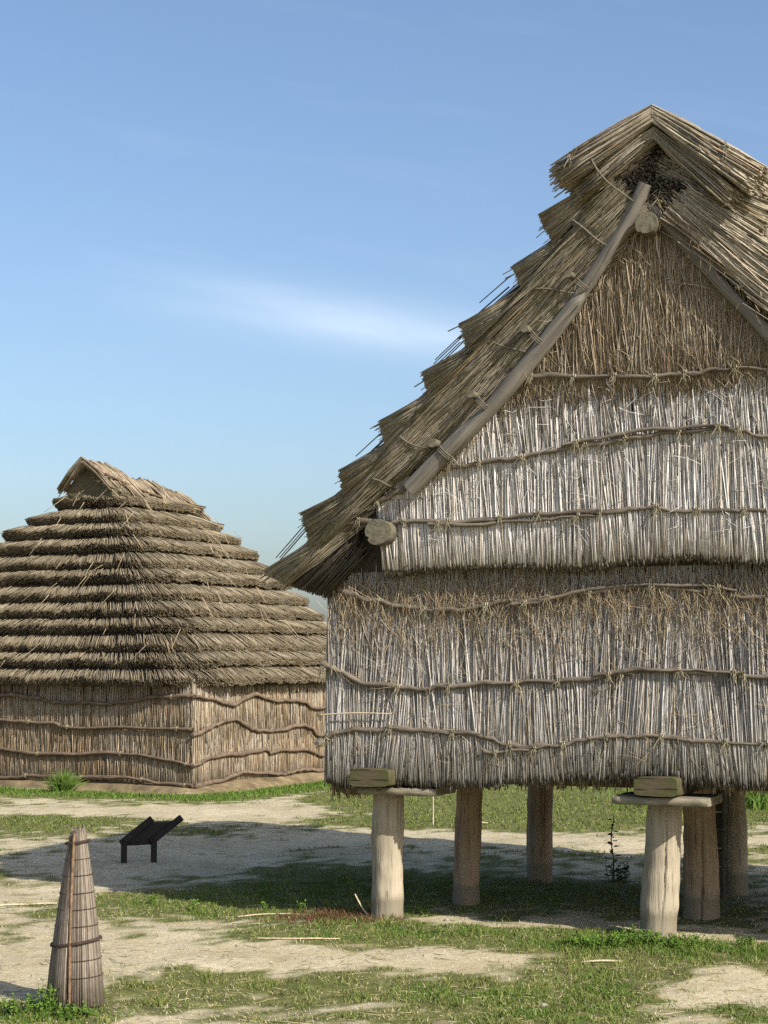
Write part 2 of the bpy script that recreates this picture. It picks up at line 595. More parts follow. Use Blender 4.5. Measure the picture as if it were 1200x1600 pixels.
M['grass_lush'] = island_mat('grass_lush', [(0.045, 0.095, 0.012), (0.085, 0.15, 0.02), (0.065, 0.12, 0.016), (0.14, 0.19, 0.035)])
M['grass_dry'] = island_mat('grass_dry', [(0.36, 0.3, 0.16), (0.24, 0.21, 0.09), (0.44, 0.37, 0.22), (0.19, 0.18, 0.07)])
M['red_plant'] = island_mat('red_plant', [(0.08, 0.03, 0.018), (0.12, 0.05, 0.025), (0.06, 0.025, 0.015), (0.12, 0.09, 0.035)])
M['leaf'] = island_mat('weed_leaf', [(0.055, 0.11, 0.014), (0.09, 0.16, 0.022), (0.125, 0.20, 0.032), (0.07, 0.135, 0.018)], 0.6)
M['leaf_dark'] = island_mat('thistle_leaf', [(0.03, 0.05, 0.018), (0.05, 0.08, 0.025), (0.04, 0.06, 0.02)], 0.7)

# ------------------------------------------------------------------ ground
PATCH = [(-4.8, 25.77, 1.56, 2.01, 0.8), (-1.6, 17.6, 1.5, 0.75, 0.9), (-0.45, 18.5, 1.0, 1.6, 0.9), (1.56, 17.87, 1.7, 1.7, 0.8),
         (-1.16, 16.49, 1.53, 0.49, 0.75), (0.43, 15.23, 1.41, 0.7, 0.85), (2.06, 14.71, 0.99, 0.84, 1.0), (2.76, 14.31, 0.61, 0.55, 0.9),
         (-1.52, 12.82, 0.64, 0.69, 0.3), (-0.27, 12.84, 0.68, 0.88, 0.5), (0.62, 12.55, 0.49, 0.42, 0.95), (1.48, 12.88, 0.46, 1.11, 0.9),
         (1.07, 11.78, 0.5, 0.46, 0.8), (-2.18, 11.78, 0.42, 0.46, 0.95), (2.38, 11.94, 0.26, 0.3, 0.8), (0.08, 11.73, 0.84, 0.29, 0.5),
         (-1.23, 14.0, 1.35, 0.47, -0.7), (0.49, 13.99, 0.75, 0.35, -0.5), (2.54, 13.18, 0.33, 0.57, -0.8), (-2.61, 21.21, 1.28, 1.49, -0.9),
         (-3.37, 17.74, 0.57, 0.76, -0.4), (1.38, 15.74, 0.96, 0.26, -1.0), (2.83, 15.2, 0.49, 0.21, -0.9), (0.57, 16.12, 0.35, 0.27, -0.8),
         (-2.88, 27.24, 3.21, 1.01, -0.9), (2.02, 22.96, 3.11, 0.72, -0.8), (-0.33, 23.37, 0.67, 0.83, -0.6), (-2.55, 14.08, 0.45, 1.18, -0.6),
         (2.12, 13.43, 0.29, 0.27, 0.5), (3.4, 12.6, 0.5, 0.9, 0.5), (4.2, 14.6, 1.0, 0.8, 0.8), (-4.4, 13.5, 1.0, 1.2, 0.4), (3.6, 10.4, 1.2, 0.8, 0.6)]
HC = np.array([-3.28, 30.92])
HPH = math.radians(27)
HP = np.array([-math.cos(HPH), math.sin(HPH)])
HQ = np.array([math.sin(HPH), math.cos(HPH)])
HW, HL = 7.4, 7.0
HWX = 8.7          # full width of the front wall: the far slope is the longer one


def hut_dist(x, y):
    wx, wy = x - HC[0], y - HC[1]
    p = wx * HP[0] + wy * HP[1]
    q = wx * HQ[0] + wy * HQ[1]
    dx = np.maximum(np.maximum(-p, p - HWX), 0)
    dy = np.maximum(np.maximum(-q, q - HL), 0)
    return np.hypot(dx, dy)


def ground_z(x, y):
    z = 0.025 * vnoise2(x, y, 5, 0.55, 3) + 0.012 * vnoise2(x, y, 6, 2.5, 3)
    d = hut_dist(x, y)
    z = z + 0.10 * np.clip(1 - d / 0.5, 0, 1) ** 1.5
    return z


def green(x, y):
    m = np.full(np.broadcast(x, y).shape, 0.30)
    for cx, cy, rx, ry, w in PATCH:
        d2 = ((x - cx) / rx) ** 2 + ((y - cy) / ry) ** 2
        m = m + w * np.exp(-d2 ** 1.5 * 0.9)
    far = np.clip((y - 23.9 - 0.3 * np.abs(x - 2)) / 0.9, 0, 1) * np.clip((x + 1.6) / 1.2, 0, 1)
    m = m + 0.95 * far
    m = m + 0.6 * np.clip((y - 36) / 4, 0, 1)
    d = hut_dist(x, y)
    m = m + 0.95 * np.clip(1 - ((d - 1.0) / 0.75) ** 2, 0, 1) - 0.5 * np.clip(1 - d / 0.35, 0, 1)
    # ragged
    m = m + 0.45 * vnoise2(x, y * 0.7, 21, 1.7, 4) + 0.40 * vnoise2(x, y, 22, 6.0, 3)
    return np.clip(m, 0, 1.2)


def axis_lines(lo, hi, step, far_lo, far_hi):
    core = np.arange(lo, hi + 1e-6, step)
    g = 1.28

    def ext(start, end, sgn):
        out, s, c = [], step, start
        while abs(c - start) < abs(end - start):
            s *= g
            c = c + sgn * s
            out.append(c)
        out[-1] = end
        return out
    a = ext(lo, far_lo, -1)[::-1]
    b = ext(hi, far_hi, 1)
    return np.array(list(a) + list(core) + list(b))


gx = axis_lines(-9.0, 9.0, 0.07, -6000, 6000)
gy = axis_lines(10.0, 34.0, 0.075, -800, 9000)
GX, GY = np.meshgrid(gx, gy)
near = np.clip(1 - np.maximum(np.abs(GX) - 12, 0) / 30, 0, 1) * np.clip(1 - np.maximum(GY - 45, 0) / 60, 0, 1)
GZ = ground_z(GX, GY) * near
GM = np.where(near > 0, green(GX, GY), 0.6)
nx, ny = len(gx), len(gy)
ii = (np.arange(ny - 1)[:, None] * nx + np.arange(nx - 1)[None]).ravel()
gq = np.stack([ii, ii + 1, ii + nx + 1, ii + nx], -1)
gme = add_mesh('ground', np.stack([GX, GY, GZ], -1), gq, None, True, {'green': GM})
m, nt, b = mat_new('sandy_ground')
at = nt.nodes.new('ShaderNodeAttribute')
at.attribute_name = 'green'
n1 = noise(nt, 0.9, 6, 0.6)
n2 = noise(nt, 9, 5, 0.65)
n3 = noise(nt, 70, 4, 0.7)
n4 = noise(nt, 24, 6, 0.75)
sand = ramp(nt, n1, [(0.3, 0.37, 0.315, 0.20), (0.7, 0.53, 0.465, 0.32)])
sand = mix(nt, 1.0, sand, ramp(nt, n2, [(0.3, 0.82, 0.8, 0.76), (0.65, 1.05, 1.05, 1.05)]), 'MULTIPLY')
sand = mix(nt, 1.0, sand, ramp(nt, n3, [(0.3, 0.7, 0.68, 0.64), (0.52, 1.0, 1.0, 1.0), (0.72, 1.2, 1.2, 1.2)]), 'MULTIPLY')
sand = mix(nt, 1.0, sand, ramp(nt, n4, [(0.3, 0.55, 0.52, 0.45), (0.46, 0.95, 0.95, 0.95), (0.7, 1.15, 1.15, 1.15)]), 'MULTIPLY')
turf = ramp(nt, n2, [(0.3, 0.075, 0.085, 0.02), (0.55, 0.13, 0.135, 0.04), (0.75, 0.23, 0.20, 0.085)])
turf = mix(nt, 1.0, turf, ramp(nt, n3, [(0.3, 0.6, 0.6, 0.6), (0.7, 1.15, 1.15, 1.15)]), 'MULTIPLY')
add = nt.nodes.new('ShaderNodeMath')
add.operation = 'MULTIPLY_ADD'
nt.links.new(n2, add.inputs[0])
add.inputs[1].default_value = 0.5
nt.links.new(at.outputs['Fac'], add.inputs[2])
gf = ramp(nt, add.outputs[0], [(0.42, 0, 0, 0), (0.85, 1, 1, 1)])
gc = mix(nt, gf, sand, turf)
nt.links.new(gc, b.inputs['Base Color'])
b.inputs['Roughness'].default_value = 0.95
bp = nt.nodes.new('ShaderNodeBump')
bp.inputs['Strength'].default_value = 0.55
bp.inputs['Distance'].default_value = 0.03
hmix = mix(nt, 0.5, n4, n3)
nt.links.new(hmix, bp.inputs['Height'])
nt.links.new(bp.outputs[0], b.inputs['Normal'])
M['ground'] = m
obj('ground', gme, m, None, 'structure')

# ------------------------------------------------------------------ raised granary
G_ROT = math.radians(-23)
granary = thing('raised_granary', 'tall reed-thatched storehouse raised on thick wooden posts, filling the right side', 'storehouse',
                (0.0284, 16.158, 0), G_ROT)
UC = 2.72


def vw(z):
    z = np.asarray(z, float)
    return np.where(z < 3.05, -0.36, -0.45 - 0.14 * (z - 3.05))


def v0(z):
    return -0.53 - 0.14 * (np.asarray(z, float) - 3.05)


def vb(z):
    return 3.72 + 0.10 * (np.asarray(z, float) - 3.05)


CRK = math.radians(-90 + 0)


def post_mesh(h, r, seed, lean=(0, 0), taper=0.9, crack=0.25, below=0.12):
    n = 40
    t = np.linspace(0, 1, n)
    rg = np.random.default_rng(seed)
    path = np.stack([lean[0] * t + 0.012 * np.sin(t * 3 + seed), lean[1] * t + 0.01 * np.sin(t * 4 + seed * 2), -below + (h + below) * t], -1)
    rr = r * (1.0 + (taper - 1) * t) * (1 + 0.03 * np.sin(t * 5 + seed))
    rr[-1] *= 0.93
    rr[-2] *= 0.99
    v, q, tr = tube_data(path, rr, sides=132, rough=0.016, seed=seed, crack=crack, crack_at=[CRK - rg.uniform(0.3, 0.6), CRK + rg.uniform(0.15, 0.5), CRK + rg.uniform(0.8, 1.2), rg.uniform(1, 4)])
    # knot bulges
    for _ in range(4):
        kz, ka = rg.uniform(0.2, 0.8) * h, rg.uniform(-3.0, -0.2)
        d = np.exp(-((v[:, 2] - kz) / 0.06) ** 2) * np.exp(-(np.angle(np.exp(1j * (np.arctan2(v[:, 1], v[:, 0]) - ka))) / 0.35) ** 2)
        v[:, :2] *= (1 + 0.07 * d)[:, None]
    return add_mesh('post', v, q, tr, True)


posts = [  # u, v, height, radius, lean, material, seed
    (0.0, 0.0, 1.115, 0.150, (0.02, 0), 'post', 3), (2.47, -0.04, 1.105, 0.158, (0.05, 0), 'post', 5), (4.95, 0.0, 1.11, 0.15, (0, 0), 'post', 8),
    (0.32, 1.18, 1.25, 0.130, (0.02, 0), 'post_brown', 11), (2.54, 1.17, 1.25, 0.160, (0.0, 0), 'post_brown', 13), (5.0, 1.17, 1.25, 0.15, (0, 0), 'post_brown', 14),
    (0.40, 3.16, 1.25, 0.140, (0.0, 0.0), 'post_brown', 17), (2.44, 3.06, 1.25, 0.13, (0, 0), 'post', 19), (5.0, 3.1, 1.25, 0.15, (0, 0), 'post', 20)]
for u, v, h, r, lean, mt, sd in posts:
    o = obj('post', post_mesh(h, r, sd, lean), M[mt], granary)
    o.location = (u, v, 0)


def rough_plank(c, s, seed, rot=0.0):
    """a hewn board: subdivided box with waney edges"""
    nxp, nyp = 16, 8
    rg = np.random.default_rng(seed)
    X = np.linspace(-0.5, 0.5, nxp)
    Y = np.linspace(-0.5, 0.5, nyp)
    # ring cross-section swept along x
    cs = []
    for a in np.linspace(0, 2 * np.pi, 20, endpoint=False):
        ca, sa = math.cos(a), math.sin(a)
        e = 0.27
        cs.append((math.copysign(abs(ca) ** e, ca) * 0.5, math.copysign(abs(sa) ** e, sa) * 0.5))
    cs = np.array(cs)
    V = []
    for i, x in enumerate(X):
        endf = 1 - 0.10 * (abs(x) > 0.49)
        wob = 1 + 0.035 * math.sin(x * 9 + seed) + 0.02 * math.sin(x * 21 + seed * 2)
        for (yy, zz) in cs:
            V.append((x * s[0], yy * s[1] * wob * endf, zz * s[2] * (1 + 0.05 * math.sin(x * 7 + yy * 5 + seed)) * endf))
    V = np.array(V)
    m_ = len(cs)
    i = np.arange(nxp - 1)[:, None] * m_
    j = np.arange(m_)[None]
    j2 = (j + 1) % m_
    q = np.stack([i + j, i + j2, i + m_ + j2, i + m_ + j], -1).reshape(-1, 4)
    nb = len(V)
    e = (nxp - 1) * m_
    V = np.vstack([V, V[:m_], V[e:e + m_], [[-0.5 * s[0], 0, 0], [0.5 * s[0], 0, 0]]])
    c0 = nb + 2 * m_
    tr = []
    for k in range(m_):
        k2 = (k + 1) % m_
        tr += [[c0, nb + k2, nb + k], [c0 + 1, nb + m_ + k, nb + m_ + k2]]
    cr, sr = math.cos(rot), math.sin(rot)
    V = V @ np.array([[cr, sr, 0], [-sr, cr, 0], [0, 0, 1]]) + np.array(c)
    me = add_mesh('plank', V, q, np.array(tr), True)
    return me


for (cu, cv, w, d, sd) in ((0.225, -0.08, 0.74, 0.56, 1), (2.585, -0.15, 0.80, 0.60, 2), (5.0, -0.08, 0.75, 0.56, 3)):
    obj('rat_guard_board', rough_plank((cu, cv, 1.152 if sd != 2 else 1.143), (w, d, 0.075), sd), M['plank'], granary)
for (cu, w, z0, sd) in ((0.04, 0.42, 1.19, 4), (2.575, 0.38, 1.182, 6), (4.95, 0.4, 1.19, 7)):
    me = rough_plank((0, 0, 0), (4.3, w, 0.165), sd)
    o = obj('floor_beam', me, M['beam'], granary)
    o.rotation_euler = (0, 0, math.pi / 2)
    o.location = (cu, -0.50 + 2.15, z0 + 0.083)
for v in (1.17, 3.1):
    obj('cross_beam', rough_plank((2.6, v, 1.20), (5.9, 0.22, 0.12), int(v * 10)), M['floor_wood'], granary)
obj('floor_deck', box((UC, 1.62, 1.40), (5.85, 3.62, 0.07)), M['floor_wood'], granary)

# --- wall core (solid mass behind the reeds)
UL, UR, VF, VB = -0.34, 5.78, -0.24, 3.44
obj('wall_core', box((UC, (VF + VB) / 2, (1.44 + 3.06) / 2), (UR - UL, VB - VF, 3.06 - 1.44)), M['core'], granary)
gp = [(-0.2, 3.07), (0.05, 3.68), (2.66, 6.22), (5.40, 3.58), (5.6, 3.07)]
obj('gable_core', prism([(u, float(vw(z)) + 0.12, z) for u, z in gp], [(u, 3.5 + 0.12 * (z - 3.05), z) for u, z in gp]), M['core'], granary)

HEM = np.array([(-0.6, 1.24), (-0.48, 1.22), (-0.23, 1.17), (-0.11, 1.21), (0.38, 1.22), (0.73, 1.21), (1.08, 1.23), (1.59, 1.27), (1.98, 1.3), (2.42, 1.33), (2.85, 1.31), (3.11, 1.28), (3.47, 1.29), (6, 1.25)])
FRINGE = np.array([(0.1, 3.03), (0.23, 3.04), (0.41, 3.06), (0.77, 3.08), (1.24, 3.09), (1.81, 3.06), (1.89, 3.04), (2.25, 3.09), (2.52, 3.11), (2.9, 3.13), (3.21, 3.09), (3.52, 3.07), (5.4, 3.06)])


def roofline(u):
    u = np.asarray(u, float)
    return np.minimum(3.82 + (u - 0.56) * 1.10, 5.84 - 1.17 * (u - 2.81))


def wall_point(side, s, off, z):
    """side 0 front, 1 right, 2 back, 3 left ; s along the side"""
    rc = 0.0
    out = np.zeros((len(s), 3))
    out[:, 2] = z
    f = side == 0
    out[f, 0], out[f, 1] = s[f], VF - off[f]
    f = side == 3
    out[f, 0], out[f, 1] = UL - off[f], s[f]
    f = side == 1
    out[f, 0], out[f, 1] = UR + off[f], s[f]
    f = side == 2
    out[f, 0], out[f, 1] = s[f], VB + off[f]
    return out


def lower_course(n, side_id):
    side = np.full(n, side_id)
    if side_id in (0, 2):
        s = rng.uniform(UL - 0.09, UR + 0.09, n)
    else:
        s = rng.uniform(VF - 0.08, VB + 0.08, n)
    dep = rng.uniform(0, 1, n) ** 0.8
    hem = np.interp(s, HEM[:, 0], HEM[:, 1]) if side_id == 0 else 1.22 + 0.02 * vnoise(s * 2, 5)
    clump = vnoise(s, 31 + side_id, 4, 2.0)
    zb = hem + rng.normal(0, 0.022, n) + 0.04 * (1 - dep) + 0.02 * vnoise(s * 6, 8)
    mid = rng.uniform(size=n) < 0.42
    zb = np.where(mid, rng.uniform(1.35, 2.5, n), zb)
    L = rng.uniform(0.8, 1.9, n)
    topmax = 3.12 + rng.normal(0, 0.06, n)
    if side_id == 0:
        topmax = topmax + 0.2 * (s < 0.15)
    zt = np.minimum(zb + L, topmax)
    tilt = 0.16 * clump + 0.20 * np.clip(vnoise(s, 131 + side_id, 2, 3.5) * 3, -1, 1) * (rng.uniform(size=n) < 0.45) * (np.abs(zb - 1.9) > 0.1) * mid + 0.05 * np.sin(s * 3.1 + 1) + rng.normal(0, 0.04, n) + np.where(mid, rng.normal(0, 0.10, n), 0)
    st = s + tilt * (zt - zb)
    lo, hi = (UL - 0.10, UR + 0.10) if side_id in (0, 2) else (VF - 0.10, VB + 0.10)
    st = np.clip(st, lo, hi)
    ob = 0.040 + 0.058 * dep + 0.030 * (zb < 1.5) + 0.010 * clump
    ot = 0.035 + 0.050 * dep + rng.normal(0, 0.006, n)
    P1 = wall_point(side, s, ob, zb)
    P0 = wall_point(side, st, ot, zt)
    bend = rng.normal(0, 0.010, (n, 3)) * np.array((1, 0.5, 0.2))
    r = rng.uniform(0.0042, 0.0080, n)
    return straws(P0, P1, r * 0.8, r, bend, k=3)


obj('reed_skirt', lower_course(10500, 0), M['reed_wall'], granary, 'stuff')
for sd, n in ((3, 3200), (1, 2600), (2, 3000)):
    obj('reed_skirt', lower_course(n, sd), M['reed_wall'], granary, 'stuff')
# under-hem inner brown stalks (seen from below at the corner)
n = 900
s = rng.uniform(UL, UR, n)
s[:220] = rng.uniform(UL - 0.12, UL + 0.16, 220)
zb = 1.12 + 0.09 * rng.uniform(size=n) + 0.06 * (s > 0)
vv = VF + rng.uniform(0.0, 0.3, n)
P0 = np.stack([s + rng.normal(0, 0.03, n), vv, zb + 0.4], -1)
P1 = np.stack([s, vv, zb - 0.08 * rng.uniform(size=n) * (s < 0)], -1)
obj('inner_reeds', straws(P0, P1, 0.006, 0.006, k=1), M['reed_gable'], granary, 'stuff')


def fuzz(n, ufun, zfun, off, lmin, lmax, spread=0.9, r=(0.0016, 0.0032)):
    u = ufun(n)
    z = zfun(n, u)
    L = rng.uniform(lmin, lmax, n)
    a = rng.normal(0, spread, n)
    P = np.stack([u, vw(z) - off - rng.uniform(-0.02, 0.02, n), z], -1)
    D = np.stack([np.sin(a), -np.abs(rng.normal(0, 0.10, n)), -np.cos(a)], -1)
    rr = rng.uniform(*r, n)
    bend = rng.normal(0, 0.02, (n, 3))
    return straws(P - D * L[:, None] / 2, P + D * L[:, None] / 2, rr, rr * 0.6, bend, k=2)


obj('loose_straw', fuzz(2600, lambda n: rng.uniform(UL, UR, n), lambda n, u: 2.95 - np.abs(rng.normal(0, 0.24, n)), 0.0, 0.10, 0.36, 0.45), M['reed_fuzz'], granary, 'stuff')
obj('loose_straw', fuzz(700, lambda n: rng.uniform(UL, UR, n), lambda n, u: rng.uniform(1.4, 2.9, n), 0.005, 0.06, 0.3, 0.9), M['reed_fuzz'], granary, 'stuff')


# --- upper course (pale) with the cut fringe
def upper_course(n):
    u = rng.uniform(0.14, 5.3, n)
    fr = np.interp(u, FRINGE[:, 0], FRINGE[:, 1]) + 0.012 * vnoise(u * 9, 3)
    zl = roofline(u)
    lim = np.minimum(4.72 + rng.normal(0, 0.06, n), np.where((u < 0.62), 3.88, zl + 0.02))
    mid = rng.uniform(size=n) < 0.42
    zb = np.where(mid, rng.uniform(3.2, 4.4, n), fr + rng.normal(0, 0.016, n))
    zb = np.minimum(zb, lim - 0.2)
    zt = np.minimum(zb + rng.uniform(0.5, 1.3, n), lim)
    dep = rng.uniform(0, 1, n)
    clump = vnoise(u, 77, 4, 2.4)
    tilt = 0.09 * clump + rng.normal(0, 0.04, n) + np.where(mid, rng.normal(0, 0.06, n), 0)
    P1 = np.stack([u, vw(zb) + 0.035 - 0.055 * dep - 0.025 * (~mid), zb], -1)
    P0 = np.stack([u + tilt * (zt - zb), vw(zt) + 0.035 - 0.045 * dep, zt], -1)
    r = rng.uniform(0.0042, 0.0080, n)
    return straws(P0, P1, r * 0.8, r, rng.normal(0, 0.009, (n, 3)) * np.array((1, 0.5, 0.2)), k=3)


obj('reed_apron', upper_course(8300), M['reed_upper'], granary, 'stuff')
obj('loose_straw', fuzz(500, lambda n: rng.uniform(0.6, 4.8, n), lambda n, u: np.minimum(rng.uniform(3.3, 4.6, n), roofline(u) - 0.1), 0.03, 0.05, 0.25, 0.9), M['reed_upper'], granary, 'stuff')


# --- brown gable thatch
def gable_course(n):
    u = rng.uniform(1.25, 4.15, n)
    zl = roofline(u) - 0.02
    low = rng.uniform(size=n) < 0.35
    zb = np.where(low, 4.52 + rng.normal(0, 0.08, n), rng.uniform(4.5, 5.6, n))
    zb = np.minimum(zb, zl - 0.05)
    zt = np.minimum(zb + rng.uniform(0.35, 1.1, n), zl + 0.03)
    dep = rng.uniform(0, 1, n)
    tilt = 0.16 * vnoise(u, 17, 4, 3.0) + rng.normal(0, 0.10, n)
    P1 = np.stack([u, vw(zb) + 0.02 - 0.05 * dep, zb], -1)
    P0 = np.stack([u + tilt * (zt - zb), vw(zt) + 0.03 - 0.05 * dep, zt], -1)
    r = rng.uniform(0.0028, 0.0062, n)
    return straws(P0, P1, r * 0.7, r, rng.normal(0, 0.022, (n, 3)) * np.array((1, 0.5, 0.3)), k=3)


obj('gable_reeds', gable_course(6800), M['reed_gable'], granary, 'stuff')
obj('loose_straw', fuzz(2300, lambda n: rng.uniform(1.35, 4.1, n), lambda n, u: np.minimum(4.55 + rng.uniform(0, 1.2, n) ** 1.3, roofline(u) - 0.06), 0.01, 0.07, 0.34, 0.6), M['reed_fuzz'], granary, 'stuff')


# --- binding poles with rope ties
def rope_tie(c, axis, r, seed):
    """two turns of rope round a pole at c plus hanging frayed ends"""
    rg = np.random.default_rng(seed)
    a = nrm(np.array(axis, float))
    up = np.array([0, 0, 1.0])
    s1 = nrm(np.cross(a, up))
    s2 = np.cross(a, s1)
    t = np.linspace(0, 4 * np.pi, 26)
    rr = r + 0.006
    path = np.array(c) + np.outer(np.cos(t), s1) * rr + np.outer(np.sin(t), s2) * rr + np.outer((t / (4 * np.pi) - 0.5) * 0.035, a)
    parts = [tube_data(path, 0.006, sides=5)]
    for k in range(rg.integers(6, 13)):
        L = rg.uniform(0.03, 0.12)
        d = np.array([rg.normal(0, 0.45), -abs(rg.normal(0, 0.25)), -1.0 if rg.uniform() < 0.75 else 0.7])
        d = d / np.linalg.norm(d)
        p0 = np.array(c) + np.array([rg.normal(0, 0.012), -r - 0.006, 0])
        p = np.array([p0, p0 + d * L * 0.5 + rg.normal(0, 0.008, 3), p0 + d * L])
        parts.append(tube_data(p, [0.0032, 0.0028, 0.0015], sides=3, cap=False))
    v, q, tt = join_data(parts)
    return add_mesh('tie', v, q, tt, True)


def pole(pts_uz, r, seed, parent=granary, off=0.006, ties=(), name='binding_pole', vfun=vw, mat='pole', rough=0.10):
    P = smooth_path(np.array(pts_uz, float), 6)
    v = vfun(P[:, 1]) - off - np.where(P[:, 1] > 3.05, 0.026, 0.0) - np.where(P[:, 1] > 4.4, 0.014, 0.0)
    path = np.stack([P[:, 0], v, P[:, 1]], -1)
    rg = np.random.default_rng(seed)
    path[:, 2] += 0.004 * rg.normal(size=len(path)) + 0.007 * np.array([math.sin(i * 0.9 + seed) for i in range(len(path))])
    rr = r * (1.10 - 0.40 * np.linspace(0, 1, len(path))) * (1 + 0.10 * rg.normal(size=len(path)).clip(-1.5, 1.5))
    o = obj(name, tube(path, rr, sides=10, rough=rough, seed=seed), M[mat], parent)
    for k, u in enumerate(ties):
        i = int(np.argmin(np.abs(path[:, 0] - u)))
        i = min(max(i, 1), len(path) - 2)
        obj('rope_tie', rope_tie(path[i], path[i + 1] - path[i - 1], r, seed * 50 + k), M['rope_fibre'], o)
    return o


P1 = [(1.51, 4.67), (1.83, 4.65), (2.33, 4.61), (2.81, 4.6), (3.07, 4.61), (3.28, 4.62), (3.58, 4.6), (3.9, 4.58)]
P2 = [(0.05, 3.62), (0.34, 3.75), (0.52, 3.83), (0.82, 3.93), (1.17, 3.97), (1.57, 4.01), (1.86, 4.05), (2.24, 4.09), (2.52, 4.12), (2.79, 4.14), (3.15, 4.15), (3.36, 4.12), (3.56, 4.07), (4.2, 4.0)]
P2b = [(1.86, 4.075), (2.25, 4.13), (2.73, 4.175), (3.26, 4.165)]
P3 = [(-0.15, 3.51), (0.2, 3.5), (0.8, 3.48), (1.15, 3.48), (1.55, 3.51), (1.94, 3.52), (2.33, 3.52), (2.49, 3.54), (2.81, 3.51), (3.28, 3.49), (3.53, 3.48), (4.9, 3.45)]
P3b = [(0.62, 3.455), (1.14, 3.45), (1.66, 3.47), (2.11, 3.49)]
P4 = [(-0.47, 3.03), (-0.24, 2.89), (-0.05, 2.83), (0.2, 2.78), (0.5, 2.73), (0.74, 2.72), (0.97, 2.74), (1.2, 2.79), (1.49, 2.8), (1.77, 2.83), (2.0, 2.86), (2.33, 2.89), (2.71, 2.88), (3.03, 2.85), (3.49, 2.8), (4.6, 2.8), (5.8, 2.84)]
P4b = [(1.32, 2.765), (1.66, 2.805), (2.0, 2.885), (2.76, 2.915), (3.24, 2.86)]
P5 = [(-0.48, 2.26), (-0.3, 2.19), (-0.05, 2.09), (0.26, 2.06), (0.44, 2.04), (0.73, 2.07), (1.08, 2.09), (1.49, 2.11), (1.82, 2.12), (2.05, 2.15), (2.32, 2.19), (2.54, 2.21), (2.86, 2.19), (3.17, 2.19), (3.48, 2.15), (4.6, 2.1), (5.8, 2.12)]
P5b = [(2.05, 2.175), (2.4, 2.215), (2.75, 2.21), (3.3, 2.2)]
P6 = [(-0.54, 1.56), (-0.36, 1.64), (-0.2, 1.67), (0.13, 1.69), (0.44, 1.69), (0.73, 1.67), (0.97, 1.66), (1.14, 1.61), (1.31, 1.57), (1.48, 1.56), (1.76, 1.59), (2.04, 1.65), (2.32, 1.66), (2.53, 1.67), (2.74, 1.65), (3.01, 1.63), (3.47, 1.62), (4.6, 1.6), (5.8, 1.62)]
P6b = [(1.06, 1.515), (1.37, 1.53), (1.65, 1.58)]


def tie_spots(p, gap, seed):
    rg = np.random.default_rng(seed)
    lo, hi = p[0][0] + 0.12, p[-1][0] - 0.1
    out = []
    x = lo
    while x < hi:
        out.append(x)
        x += gap * rg.uniform(0.75, 1.3)
    return out


for k, (p, pb, gap) in enumerate(((P1, None, 0.36), (P2, P2b, 0.42), (P3, P3b, 0.44), (P4, P4b, 0.5), (P5, P5b, 0.48), (P6, P6b, 0.5))):
    pole(p, 0.022 if k else 0.019, 60 + k, ties=tie_spots(p, gap, k))
    if pb:
        pole(pb, 0.016, 80 + k, off=0.026, ties=(pb[0][0] + 0.1, pb[-1][0] - 0.12))
obj('thin_reed_rod', tube(smooth_path([(-0.47, -0.40, 1.81), (-0.11, -0.40, 1.83), (0.21, -0.395, 1.825)]), 0.006, sides=6, rough=0.05), M['hut_stalk'], granary)
# side poles on the hidden left wall, ends showing past the corner
for z, e in ((3.0, -0.42), (2.2, -0.40), (1.56, -0.46)):
    path = smooth_path([(UL - 0.12, e - 0.04, z), (UL - 0.115, 0.4, z + 0.03), (UL - 0.11, 1.6, z - 0.02), (UL - 0.115, 3.3, z)])
    o = obj('binding_pole', tube(path, 0.022, sides=8, rough=0.1, seed=int(z * 10)), M['pole'], granary)
    obj('rope_tie', rope_tie((UL - 0.12, -0.40, z), (0, 1, 0), 0.024, int(z * 7)), M['rope_fibre'], o)
# stray stalks standing off the left corner
P1s = np.array([[-0.46, 0.05, 2.25], [-0.45, 0.10, 2.2], [-0.47, 0.0, 2.3]])
P0s = np.array([[-0.52, 0.10, 2.83], [-0.49, 0.15, 2.86], [-0.50, 0.02, 2.62]])
obj('stray_stalks', straws(P1s, P0s, 0.006, 0.004, k=2), M['reed_dark'], granary, 'stuff')

# --- rafters, ridge pole, purlins
RAF = np.array([(0.50, 3.76), (0.86, 4.07), (1.23, 4.37), (1.59, 4.72), (1.94, 5.09), (2.14, 5.31)])


def uz_path(pts, off, n=6):
    P = smooth_path(pts, n)
    return np.stack([P[:, 0], vw(P[:, 1]) - off, P[:, 1]], -1)


pth = uz_path(RAF, 0.13)
rr = np.linspace(0.073, 0.062, len(pth)) * (1 + 0.10 * np.exp(-((np.arange(len(pth)) - 7) / 2.0) ** 2))
rr[-1] *= 0.25
rr[-2] *= 0.6
rr[-3] *= 0.9
log_obj('gable_rafter', pth, rr, 'rafter', granary, sides=28, rough=0.03, seed=4, crack=0.08)
pth = uz_path([(2.02, 5.20), (2.35, 5.62), (2.55, 5.89), (2.68, 6.13)], 0.10)
log_obj('gable_rafter', pth, np.linspace(0.054, 0.060, len(pth)), 'rafter', granary, sides=18, rough=0.035, seed=6)
pth = uz_path([(2.70, 5.96), (2.81, 5.82), (3.03, 5.55), (3.23, 5.31), (3.61, 4.86), (4.2, 4.14), (4.95, 3.3)], 0.05)
log_obj('gable_rafter', pth, np.linspace(0.044, 0.056, len(pth)), 'rafter', granary, sides=18, rough=0.035, seed=9)
for (u, z, r, va, vbk, sd) in ((2.69, 5.80, 0.088, -1.02, 4.1, 1),):
    path = np.linspace((u, va, z), (u + 0.02, vbk, z), 30)
    obj('ridge_pole', tube(path, r, sides=30, rough=0.05, seed=sd, crack=0.16), M['endgrain'], granary)
